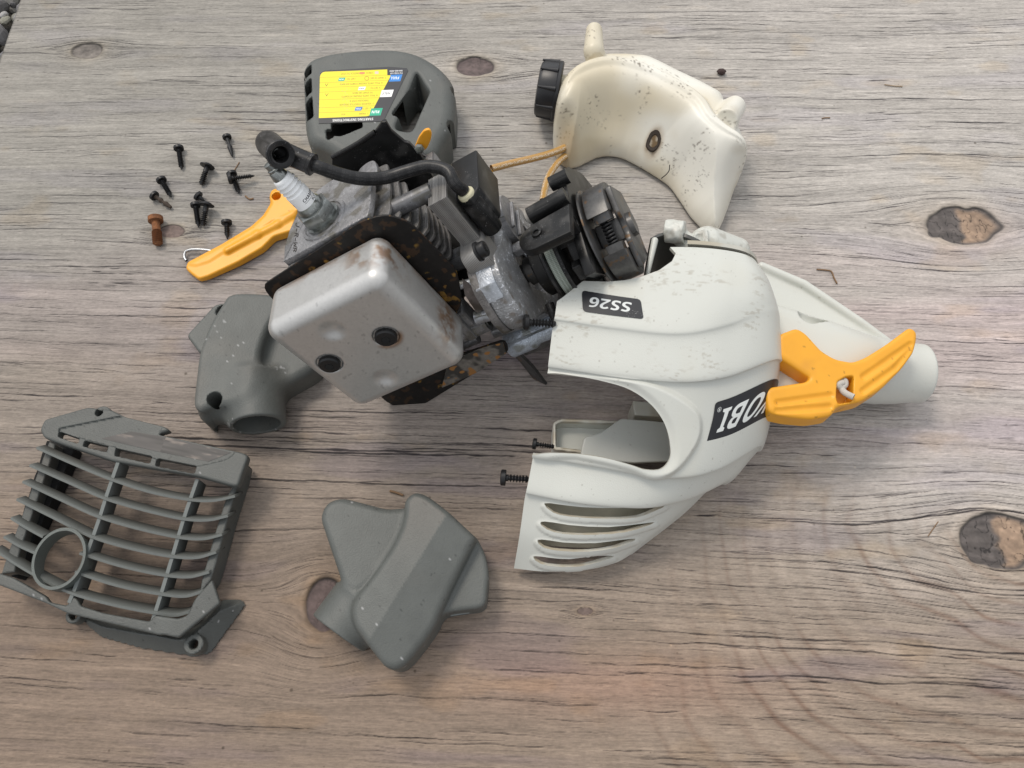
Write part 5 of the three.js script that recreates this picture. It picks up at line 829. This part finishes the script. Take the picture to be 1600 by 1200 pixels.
const zinc = new THREE.MeshStandardMaterial({ map: alTex, color: rgb(.66, .70, .68), metalness: .85, roughness: .30 });

const engine = thing('engine', 'greasy two-stroke engine with silver muffler and spark plug, stripped of its covers', 'engine', [-30, 0, -20]);
const P = (name, geo, mat, parent = engine, label) => part(name, geo, mat, parent, label);

// cylinder with head plate and fins
{
  const body = P('cylinder', [lc([12, -50, -64], [12, 44, -64], 25)], dirtyShadedAl);
  const finMat = new THREE.MeshStandardMaterial({ map: alTex, color: rgb(.42, .41, .40), metalness: .45, roughness: .5, bumpMap: alBump, bumpScale: .0003 });
  const headP = chamfer([[436, 447], [440, 425], [444, 387], [452, 359], [469, 322], [500, 293], [521, 279], [581, 283], [579, 312], [573, 352]].map(p => el(...p, 1, 50)).map(q => [q[0], Math.min(q[2], -40.5)]), 1.5);
  const hl = P('cylinder_head', [lex(headP, 'c', 45.5, 50, .8, [])], castAl, body);
  void hl; P('head_step', [lex(smoothPoly([[560, 268], [572, 256], [583, 251], [588, 256], [588, 285], [560, 290]].map(p => el(...p, 1, 46)).map(q => [q[0], q[2]]), 3), 'c', 43, 46.5, .8)], castAl, body); P('plug_seat', [lt([6.5, 50, -58], [0, 1, 0], [[0, 0], [15.5, 0], [15, 1.1], [13.2, 1.3], [12.6, .5], [0, .5]], 36)], castAl, body);
  for (let i = 0; i < 9; i++) {
    const c = 39.5 - i * 5.8, gr = Math.min(i, 4) * 2.4, f = chamfer([[-27, -41], [-28, -48], [-24, -76], [-8, -95], [20, -100], [42 + gr, -96 + gr * 1.6], [45 + gr, -72 + gr * .3], [46 + gr, -52], [44, -41]], 2);
    P('fin', lex(f, 'c', c - 1.1, c + 1.1, .45), i < 5 ? finMat : dirtyShadedAl, body);  // lower fins take a darker metal for the shade of the interior
  }
  const cv = document.createElement('canvas'); cv.width = 320; cv.height = 90; const g = cv.getContext('2d'); g.fillStyle = '#3a3735'; g.font = 'bold 60px monospace'; g.textBaseline = 'middle'; g.fillText('J-R-WR', 20, 46); const t = new THREE.CanvasTexture(cv); t.colorSpace = THREE.SRGBColorSpace;
  const q = [el(472, 346, 1, 50.15), el(464, 414, 1, 50.15), el(453, 412, 1, 50.15), el(460, 343, 1, 50.15)].map(p => ep(...p)), gg = new THREE.BufferGeometry();
  // cast letters read down the left edge of the head
  gg.setAttribute('position', new THREE.Float32BufferAttribute([q[3], q[2], q[1], q[3], q[1], q[0]].flat().map(v => v * .001), 3)); gg.setAttribute('uv', new THREE.Float32BufferAttribute([0, 0, 1, 0, 1, 1, 0, 0, 1, 1, 0, 1], 2)); gg.computeVertexNormals();
  P('cast_letters', gg, new THREE.MeshStandardMaterial({ map: t, alphaTest: .5, roughness: .9, side: THREE.DoubleSide }), body);
}
// spark plug
{
  const pc = [6.5, 50.6, -58], up = [0, 1, 0], plug = P('spark_plug', lt(pc, up, [[0, 0], [11.2, 0], [11.2, 1.6], [9, 1.8], [9, 3.2], [8.2, 3.4]], 32), zinc);
  const hexP = circ(pc[0], pc[2], 11, 6); P('hex', [lex(hexP, 'c', pc[1] + 3.2, pc[1] + 10, .7)], zinc, plug);
  P('collar', lt([pc[0], pc[1] + 10, pc[2]], up, [[7.9, 0], [8.0, 1.2], [7.6, 3.0], [6.6, 4.2], [0, 4.2]], 32), zinc, plug);
  const cv = document.createElement('canvas'); cv.width = 1024; cv.height = 512; const g = cv.getContext('2d'); g.fillStyle = '#fbfcfc'; g.fillRect(0, 0, 1024, 512); g.fillStyle = '#17181a'; g.textBaseline = 'middle'; g.font = 'bold 66px sans-serif';
  for (const x of [60, 560]) { g.fillText('CHAMPION', x, 400); g.fillRect(x, 438, 360, 5); g.font = 'bold 52px sans-serif'; g.fillText('RCJ7Y', x + 120, 476); g.font = 'bold 66px sans-serif'; }
  const t = new THREE.CanvasTexture(cv); t.colorSpace = THREE.SRGBColorSpace; t.wrapS = THREE.RepeatWrapping; t.offset.x = .0;
  const pr = [[6.5, 0], [6.5, 9]]; for (let i = 0; i < 4; i++) pr.push([6.5, 9 + i * 2.6], [5.6, 9.7 + i * 2.6], [5.6, 10.6 + i * 2.6], [6.3 - .25 * i, 11.3 + i * 2.6]); pr.push([5.2, 20], [4.6, 20.6], [0, 20.6]);
  const lg = new THREE.LatheGeometry(pr.map(p => new THREE.Vector2(Math.max(p[0], .01) * .001, p[1] * .001)), 40); { const uv = lg.attributes.uv, ps = lg.attributes.position; for (let i = 0; i < uv.count; i++) uv.setY(i, clamp(ps.getY(i) / .0206)); } lg.translate(pc[0] * .001, (pc[1] + 14) * .001, pc[2] * .001); toW(lg);
  P('insulator', lg, new THREE.MeshStandardMaterial({ map: t, roughness: .22 }), plug, 'white ribbed ceramic with printed lettering');
  P('terminal', lt([pc[0], pc[1] + 34, pc[2]], up, [[4.6, 0], [4.6, 1], [3.7, 5], [3.3, 5.4], [3.3, 6.6], [2.6, 7], [2.6, 10], [0, 10.4]], 24), zinc, plug);
}
// muffler on its rusty heat shield
{
  const dim = [[520, 517], [602, 591]].map(p => el(...p, 2, 0)), scr = [[603, 526], [515, 568]].map(p => el(...p, 2, 0));
  const f = (x, y, z) => {
    const r = 8.5, qx = Math.abs(x - .5) - 41 + r, qy = Math.abs(y + 2) - 43 + r, qz = Math.abs(z + 19) - 19.2 + r; let d = Math.hypot(Math.max(qx, 0), Math.max(qy, 0), Math.max(qz, 0)) + Math.min(Math.max(qx, qy, qz), 0) - r;
    for (const p of dim) d = smax(d, -(Math.hypot(x - p[0], y - p[1], (z - 5.2) * 1.0) - 7.4), 3.2);
    for (const p of scr) d = smax(d, -(Math.max(Math.hypot(x - p[0], y - p[1]) - 7.4, -1.0 - z)), 1.6);
    return d;
  };
  const tint = (x, y, z) => {
    const a = fb3(x * .05, y * .05, z * .05), b = fb3(x * .3, y * .3, z * .3), gr = n3(x * 1.1, y * 1.1, z * 1.1); let k = .60 + .05 * (a - .5) + .05 * (b - .5) + .05 * (gr - .5); let c = [k, k * .985, k * .95];
    const dark = sstep(.70, .82, b) * .3; c = c.map(v => v * (1 - dark));
    const seam = sstep(-24, -37, z) * sstep(.38, .6, fb3(x * .12, y * .12, z * .3 + 3)) * .8, cor = sstep(30, 8, Math.hypot(x - 39, y - 41)) * sstep(-6, -22, z) * sstep(.42, .66, fb3(x * .2 + 5, y * .2, z * .2)) * .8, low = sstep(14, 4, Math.hypot(x - 41, y + 22, (z + 18) * .6)) * sstep(.35, .62, fb3(x * .3, y * .3 + 4, z * .3)) * .8;
    const s0 = scr[0], ru = sstep(3.2, 0, Math.abs(Math.hypot(x - s0[0], y - s0[1]) - 8)) * sstep(0, 5, -(y - s0[1]) + .2 * (x - s0[0])) * .8;
    const w = Math.max(seam, cor, low, z > -3 ? ru : 0); c = [mix(c[0], .30 * (.6 + b * .7), w), mix(c[1], .15 * (.6 + b * .7), w), mix(c[2], .055, w)];
    return c;
  };
  const g = toW(iso(f, [-44, -48, -41], [45, 45, 3], 1.05, tint)); const muf = P('muffler', g, new THREE.MeshStandardMaterial({ vertexColors: true, metalness: .68, roughness: .38, map: speck }), engine, 'silver painted muffler box, lightly rusted at the seam');
  for (const p of scr) { const s = P('muffler_screw', lt([p[0], p[1], 2.6], [0, 0, -1], [[0, .3], [2.4, .3], [2.6, 0], [5.6, .3], [6.4, 1.2], [6.4, 3.4], [0, 3.4]], 30), screwBlack, muf); P('socket', lt([p[0], p[1], 2.75], [0, 0, -1], [[0, 0], [2.6, 0], [2.6, .6], [0, .6]], 6), blackMatte, s); }
  const sh = chamfer([[-46, 34], [-43, 44], [35, 50], [48, 47], [56, 36], [58, -8], [47, -31], [38, -38], [18, -72], [31, -73.5], [51, -76], [47, -88], [-34, -103], [-49, -97], [-52, -84], [-46, -50], [-44, 0]], 5);
  const shield = P('heat_shield', lex(sh, 'm', -39.6, -38, .5), shieldMat, engine, 'black heat shield with rust blisters');
  const tabPx = [[722, 435], [738, 446], [768, 470], [746, 489], [726, 459]].map(p => el(...p, 2, -39)).map(q => [q[0], q[1]]); P('bent_tab', lex(tabPx, 'm', -39.2, -37.6, .4), new THREE.MeshStandardMaterial({ map: alTex, color: rgb(.42, .37, .35), metalness: .3, roughness: .6 }), shield);
  const fl = [[700, 566], [745, 547], [786, 534], [791, 552], [745, 582], [690, 606]].map(p => el(...p, 2, -37.4)).map(q => [q[0], q[1]]); P('shield_flange', lex(chamfer(fl, 1.5), 'm', -37.9, -37.1, .3), new THREE.MeshStandardMaterial({ map: tile(512, .045, (u, v) => { const b = fb2(u * 30, v * 30, 181, 30), s = n2(u * 13, v * 13, 184, 13), w = sstep(.64, .78, s), g = sstep(.38, .6, fb2(u * 5, v * 5, 187, 5)); const k = mix(.05, .19, g) * (.7 + .6 * b); return [mix(k, .34, w), mix(k * .9, .16, w), mix(k * .78, .045, w)]; }), roughness: .7 }), shield, 'rust-spotted lower flange of the heat shield');
}
// spark lead and boot
{
  const p1 = spot(439, 242, 184), p0 = spot(407, 213, 162), d = [0, 1, 2].map(k => p0[k] - p1[k]);
  const boot = P('spark_boot', turned(p1, d, [[4.4, 9], [4.4, .4], [4.9, 0], [7.2, 0], [7.7, .8], [7.5, 2.4], [7.0, 3.2], [7.1, 24], [6.6, 28], [4.5, 30.5], [0, 31.2]], 36), blackRub, engine, 'black rubber boot with an open round mouth');
  P('boot_inside', turned([0, 1, 2].map(k => p1[k] + d[k] * .26), d, [[0, 0], [4.45, 0], [4.45, 1], [0, 1]], 20), blackMatte, boot);
  P('spring_clip', tube([0, 1, 2, 3, 4, 5, 6].map(i => [p1[0] + d[0] * .12 + 2.6 * Math.cos(2 + i * .42), p1[1] + d[1] * .12, p1[2] + d[2] * .12 + 2.6 * Math.sin(2 + i * .42)]), .35, 6, 14), zinc, boot);
  const a = spot(428, 232, 174), b = spot(497, 261, 171); P('boot_arm', [turned(a, [0, 1, 2].map(k => b[k] - a[k]), [[0, 0], [6.2, 0], [5.7, 12], [5.6, 21], [6.1, 21.4], [6.1, 23.2], [5.2, 23.8], [0, 23.8]], 28)], blackRub, boot);
  const e = ep(84, 24, -58), e2 = ep(83, 32, -57);
  P('spark_lead', tube([spot(484, 256, 171), spot(503, 263, 170), spot(526, 271, 166), spot(562, 279, 161), spot(600, 278, 156), spot(638, 267, 157), spot(670, 260, 160), spot(700, 268, 162), e2, e], 3.7, 16, 90), blackRub, engine, 'thick black spark lead');
}
// ignition coil with its laminated core
{
  const coil = P('ignition_coil', [lex(chamfer([[74, -95], [92, -95], [92, -60], [86, -52], [78, -56], [74, -64]], 1.5), 'c', -4, 21, 1), lt([84, 17, -58], [0, -1, 0], [[0, 0], [4.4, 0], [4.9, .2], [6.2, .2], [6.3, 1.2], [6.4, 22], [5.8, 25], [3.8, 26.4], [0, 26.6]], 32)], blackEng, engine, 'black moulded coil block with a round lead socket');
  P('lead_collar', lt([84, 16.5, -58], [0, 1, 0], [[0, 0], [4.4, 0], [4.5, 3.4], [5.0, 3.8], [5.0, 5.8], [4.2, 6.8], [0, 6.8]], 28), new THREE.MeshStandardMaterial({ color: rgb(.62, .58, .40), roughness: .55 }), coil, 'yellowed white collar where the lead enters');
  const lam = new THREE.MeshStandardMaterial({ map: lamTex, metalness: .5, roughness: .45 });
  const core = P('laminated_core', [lb(65, 77, -22, 31, -73, -50, 1.2)], castAl, engine, 'stack of steel laminations');
  const lamG = []; for (let i = 0; i < 12; i++) lamG.push(lb(65.3 + i, 66.0 + i, -22.3, 31.4, -73.4, -49.6, .15)); P('lamination', lamG, lam, core).userData.kind = 'stuff';
  const sp = el(760, 387, 0, 84), fp = el(747, 402, 0, 70); const sc = P('coil_screw', lt(sp, [-1, 0, 0], [[0, .5], [2, .5], [2.2, 0], [4.2, .2], [4.7, .8], [4.7, 4.2], [5.8, 4.6], [5.8, 6], [0, 6]], 28), screwBlack, core); P('socket', lt([sp[0] + .2, sp[1], sp[2]], [-1, 0, 0], [[0, 0], [2.1, 0], [2.1, .6], [0, .6]], 6), blackMatte, sc); P('core_foot', [lex(chamfer([[fp[1] - 11, fp[2] - 12], [fp[1] + 9, fp[2] - 12], [fp[1] + 9, fp[2] + 6], [fp[1] + 2, fp[2] + 9], [fp[1] - 9, fp[2] + 7]], 4), 's', 63, 79, .8)], lam, core);
  const postM = new THREE.MeshStandardMaterial({ map: alTex, color: rgb(.34, .345, .36), metalness: .4, roughness: .45 }); P('coil_post', [lc([36, 36, -57], [67, 31, -62], 5.2)], postM, engine); P('coil_post', [lc(el(694, 414, 0, 44), el(742, 394, 0, 66), 6.6)], postM, engine);
  P('earth_wire', [tube([spot(655, 232, 120), spot(664, 244, 122), spot(676, 246, 122), spot(690, 256, 120), spot(701, 268, 116), ep(76, 24, -80)], 1.1, 8, 30)], blackRub, engine);
  P('wire_terminal', [lt(el(656, 232, 2, -106), [0, .5, 1], [[0, 0], [3.0, 0], [3.0, 1.4], [1.8, 1.8], [1.8, 3], [0, 3.2]], 6)], zinc, engine); P('wire_bracket', [lb(60, 66, 26, 27.5, -106, -97, .6), lb(64.5, 66, 18, 27.5, -106, -97, .6)], castAl, engine);
  const tabP = [[648, 231], [655, 214], [663, 204], [671, 202], [675, 209], [673, 220], [667, 233], [658, 238]].map(p => el(...p, 2, -108)).map(q => [q[0], q[1]]);
  P('choke_tab', lex(chamfer(tabP, 1.5), 'm', -110.5, -108, .6), new THREE.MeshStandardMaterial({ color: rgb(.86, .37, .02), roughness: .45 }), engine, 'small orange tab behind the black shroud');
}
// black shroud standing behind the cylinder
{
  const pl = [[519, 246], [556, 226], [586, 206], [597, 191], [603, 190], [612, 205], [632, 222], [640, 224], [657, 242], [668, 262], [690, 300]].map(p => el(...p, 2, -110)).map(q => [q[0], q[1]]);
  const sh = P('shroud', lex([...pl, [60, -40], [-34, -40], [-20, 20]], 'm', -113, -110, .5), blackEng, engine, 'glossy black plastic shroud plate');
  const r1 = [[519, 246], [556, 226], [586, 206]].map(p => ep(...el(...p, 2, -109))); P('shroud_lip', [tube([r1[0], r1[1], r1[2]], 1.6, 8, 20)], blackEng, sh);
  P('flywheel_filler', [lc([42, -58, -98], [58, -58, -98], 42, 42, 48), lb(-20, 44, -70, -40, -104, -84, 4)], blackEng, engine);  // wheel plus added black block, filling the gap with interior shade
}
// crankcase
{
  const out = chamfer([[-36, -112], [-28, -78], [-24, -63], [-14, -43], [-21, -29], [-42, -20], [-55, -22], [-77, -47], [-100, -62], [-113, -90], [-110, -114], [-84, -134], [-56, -132]], 4), hole = chamfer([[-36, -94], [-42, -70], [-48, -62], [-60, -57], [-88, -74], [-101, -92], [-94, -112], [-60, -118]], 8, 4).reverse();
  const scr = tile(512, .05, (u, v) => { const a = fb2(u * 8, v * 8, 201, 8), s = n2(u * 90, v * 60, 204, 0), w = sstep(.74, .86, n2(u * 40, v * 46, 207, 0)) * sstep(.4, .6, a), d = sstep(.62, .8, fb2(u * 6, v * 6, 209, 6)) * .5; const k = .24 + .16 * a + .10 * (s - .5); return [mix(mix(k, .72, w), .17, d), mix(mix(k * 1.01, .74, w), .125, d), mix(mix(k * 1.03, .78, w), .08, d)]; });
  const scratched = new THREE.MeshStandardMaterial({ map: scr, metalness: .35, roughness: .4, bumpMap: alBump, bumpScale: .0004 });
  const cc = P('crankcase', [lex(out, 's', 66, 80, 1, [hole])], scratched, engine, 'scratched aluminium crankcase half');
  P('gasket_face', [lex(chamfer(out.map(([c, m]) => [mix(c, -70, -.02), mix(m, -78, -.02)]), 1), 's', 61, 66, .4)], dirtyShadedAl, cc);
  P('machined_pad', [lex(chamfer([[-13.2, -43], [-20.2, -28.6], [-30, -24.2], [-24, -46]], .8), 's', 62.5, 76, .5)], brightAl, cc);
  P('bowl', [lex(chamfer([[-40, -84], [-50, -64], [-62, -60], [-86, -76], [-98, -92], [-90, -108], [-60, -114]], 6), 's', 60, 68, .5)], dirtyShadedAl, cc);
  P('pin', [lc([50, -22, -42], [64, -24, -40], 2.6), lc([46, -48, -38], [64, -50, -36], 4.2)], brightAl, cc);
  P('web', [lc([80, -36, -96], [84, -36, -96], 17, 16, 28), lb(84, 86.5, -42, -40, -108, -84, .6), lb(84, 86.5, -34, -32, -108, -84, .6), lb(80, 90, -44, -38, -76, -68, 1)], castAl, cc);
  P('hose_clip', [lb(86, 94, -46, -42, -80, -66, 1), lb(90, 93, -54, -42, -78, -68, 1), lc([88, -40, -72], [96, -46, -70], 3.2)], brightAl, cc);
  const bb = el(737, 511, 2, -48); P('bolt_boss', [lc([bb[0] - 8, bb[1], bb[2]], [bb[0] + 12, bb[1], bb[2]], 7.2), lb(bb[0] - 8, bb[0] + 6, bb[1], bb[1] + 20, bb[2] - 9, bb[2] + 5, 2), lb(bb[0] - 4, bb[0] + 2, bb[1] - 4, bb[1] + 18, bb[2] + 2, bb[2] + 8, 1.2)], castAl, cc); P('bolt_hole', [lt([bb[0] + 12.6, bb[1], bb[2]], [-1, 0, 0], [[0, .4], [2.2, .4], [2.4, 0], [4.4, 0], [4.6, 2]], 18)], zinc, cc);
  P('stud', [lc([40, -80, -55], [64, -82, -54], 5.4), lc([8, -76, -52], [30, -76, -52], 5)], castAl, cc);
  P('intake_stub', [lt([42, -97, -54], [1, 0, 0], [[0, 0], [9, 0], [10, 1.4], [10, 18], [8, 22], [8.6, 36], [0, 36]], 28)], new THREE.MeshStandardMaterial({ map: alTex, color: rgb(1.15, 1.28, 1.45), metalness: .5, roughness: .42, bumpMap: alBump, bumpScale: .0004 }), cc); P('drain_stub', [lc([46, -110, -62], [82, -112, -62], 8.5)], dirtyShadedAl, cc);
  const f0 = spot(792, 542, 26), f1 = spot(812, 562, 15), f2 = spot(834, 590, 4), leg = ribbon([f0, f1, f2].map(p => p), () => [9, 2.4, 6], 2.2); P('bracket_leg', leg, darkSteel, cc);
  P('underside', [lb(50, 110, -128, -104, -118, -66, 6)], blackEng, cc);
}
// starter: shaft, pulley with cord, black housing
{
  P('crankshaft', [lc([66, -60, -70], [100, -60, -70], 6.5), lc([80, -60, -70], [86, -60, -70], 9)], darkSteel, engine);
  const pul = P('starter_pulley', [lt([88, -60, -70], [1, 0, 0], [[0, 0], [19, 0], [20, 1], [20, 9.5], [31, 10.5], [32, 11.2], [32, 12.8], [31, 13.4], [27.5, 13.6], [27.5, 20], [33, 20.5], [33, 23], [20, 24], [0, 24]], 56)], blackEng, engine, 'black pulley');
  const cordT = tile(128, .010, (u, v) => { const s = .5 + .5 * Math.sin((u * 5 + v * 5) * 6.2832) * Math.sin((u * 5 - v * 5) * 6.2832); return [.50 * (.3 + .7 * s), .55 * (.3 + .7 * s), .48 * (.3 + .7 * s)]; }), cm = new THREE.MeshStandardMaterial({ map: cordT, roughness: .9 }); const tor = [];
  for (let k = 0; k < 3; k++) { const t = new THREE.TorusGeometry(.0298, .0014, 10, 90), u = t.attributes.uv; for (let i = 0; i < u.count; i++) u.setXY(i, u.getX(i) * .187, u.getY(i) * .009); t.rotateY(Math.PI / 2); t.translate((103.3 + k * 2.3) * .001, -.060, -.070); tor.push(toW(t)); }
  P('starter_cord', tor, cm, pul, 'pale green braided cord wound on the pulley');
  const plate = [[876, 270], [884, 262], [905, 272], [922, 293], [938, 330], [952, 372], [958, 420], [944, 432], [924, 428], [914, 400], [901, 357], [893, 335], [884, 312], [880, 290]].map(p => el(...p, 0, 126)).map(q => [q[1], q[2]]);
  const hs = P('starter_housing', [lex(chamfer(plate, 2), 's', 122, 128, .8), lex(chamfer(circ(-60, -72, 30, 26), 1), 's', 116, 124, .8, [circ(-60, -72, 24, 24).reverse()])], blackEng, engine, 'black plastic starter housing, dusty');
  P('lug', [lex([...circ(106, -44, 10, 24).filter(p => p[0] < 106), [128, -34], [130, -57], [108, -55]].sort((a, b) => Math.atan2(a[1] + 46, a[0] - 114) - Math.atan2(b[1] + 46, b[0] - 114)), 'c', -21, -15, .8, [circ(108, -45.5, 1.7, 14).reverse()]), lb(108, 128, -40, -20, -56, -52, 1)], blackEng, hs);
  P('lug_ring', [lt([108, -14.8, -45.5], [0, 1, 0], [[1.8, 0], [3.2, 0], [3.2, .7], [2.6, .9], [1.8, .9]], 22)], blackEng, hs); P('lug_hole', [lt([108, -15.2, -45.5], [0, 1, 0], [[0, 0], [1.9, 0], [1.9, .25], [0, .25]], 18)], blackMatte, hs);
  P('post', lc([103, -19, -68], [128, -19, -70], 5.2), blackEng, hs); P('post', lc([119, -20, -88], [131, -20, -88], 4.6), blackEng, hs); P('shelf', [lb(104, 128, -30, -22, -70, -58, 1), lb(106, 110, -52, -24, -74, -60, 1)], blackEng, hs);
  P('window', [lb(114, 120, -58, -46, -46, -40, 1), lb(112, 126, -76, -66, -48, -42, 1.5)], blackEng, hs); P('post_end', lt([103.4, -19, -68], [-1, 0, 0], [[0, 0], [4.6, 0], [4.2, 2.2], [2.4, 3.2], [0, 3.2]], 18), new THREE.MeshStandardMaterial({ color: rgb(.38, .36, .33), roughness: .9 }), hs);
  P('ring_seal', tube([0, 1, 2, 3, 4, 5, 6, 7].map(i => ep(86, -84 + 12 * Math.cos(i * .55 + .3), -52 + 12 * Math.sin(i * .55 + .3))), 3, 10, 40), blackRub, engine);
}
// clutch
{
  const A = -60, B = -70, T = 47 * Math.PI / 180, rt = ([c, m]) => { const x = c - A, y = m - B; return [A + x * Math.cos(T) - y * Math.sin(T), B + x * Math.sin(T) + y * Math.cos(T)]; };
  const seg = (r, g, sg) => { const p = [], a0 = Math.asin(g / r); for (let i = 0; i <= 16; i++) { const a = mix(a0, Math.PI - a0, i / 16); p.push(rt([A + r * Math.cos(a), B + sg * r * Math.sin(a)])); } return sg > 0 ? p : p.reverse(); };
  const disc = P('clutch', [lt([129.5, A, B], [1, 0, 0], [[0, 0], [31, 0], [32, .6], [32, 1.6], [31, 2], [0, 2]], 56)], darkSteel, engine, 'rust-spotted centrifugal clutch');
  for (const sg of [1, -1]) { const sh = P('shoe', [lex(seg(30.5, 12, sg), 's', 133, 147, 1)], darkSteel, disc); P('shoe_step', [lex([[A + 25, B + 12.5 * sg], [A + 25, B + 7 * sg], [A + 12, B + 7 * sg], [A + 12, B + 12.5 * sg]].map(rt), 's', 136, 146, .6)], darkSteel, sh); }
  P('hub', [lex(chamfer([[A - 27, B - 7], [A + 12, B - 7], [A + 12, B + 7], [A - 27, B + 7]].map(rt), 1), 's', 132, 149, 1)], darkSteel, disc);
  P('cover_plate', [lex(chamfer([[A + 13, B - 26], [A + 17, B - 8], [A + 13, B - 4], [A + 13, B + 4], [A + 17, B + 8], [A + 13, B + 26], [A - 20, B + 22], [A - 27, B - 6], [A - 20, B - 22]].map(rt), 2), 's', 147.5, 151, .7), lc([150, A, B], [154, A, B], 8, 7.5, 6)], darkSteel, disc);
  const N = 11, pts = []; for (let i = 0; i <= N * 12; i++) { const a = i / 12 * 6.2832, [c, m] = rt([A + 19.5 + 2.6 * Math.sin(a), B - 12 + 24 * i / (N * 12)]); pts.push(ep(141 + 2.6 * Math.cos(a), c, m)); } P('spring', tube(pts, .85, 8, N * 14), screwBlack, disc, 'black coil spring between the clutch shoes');
}
renderer.setSize(1024, 768);
renderer.render(scene, camera);
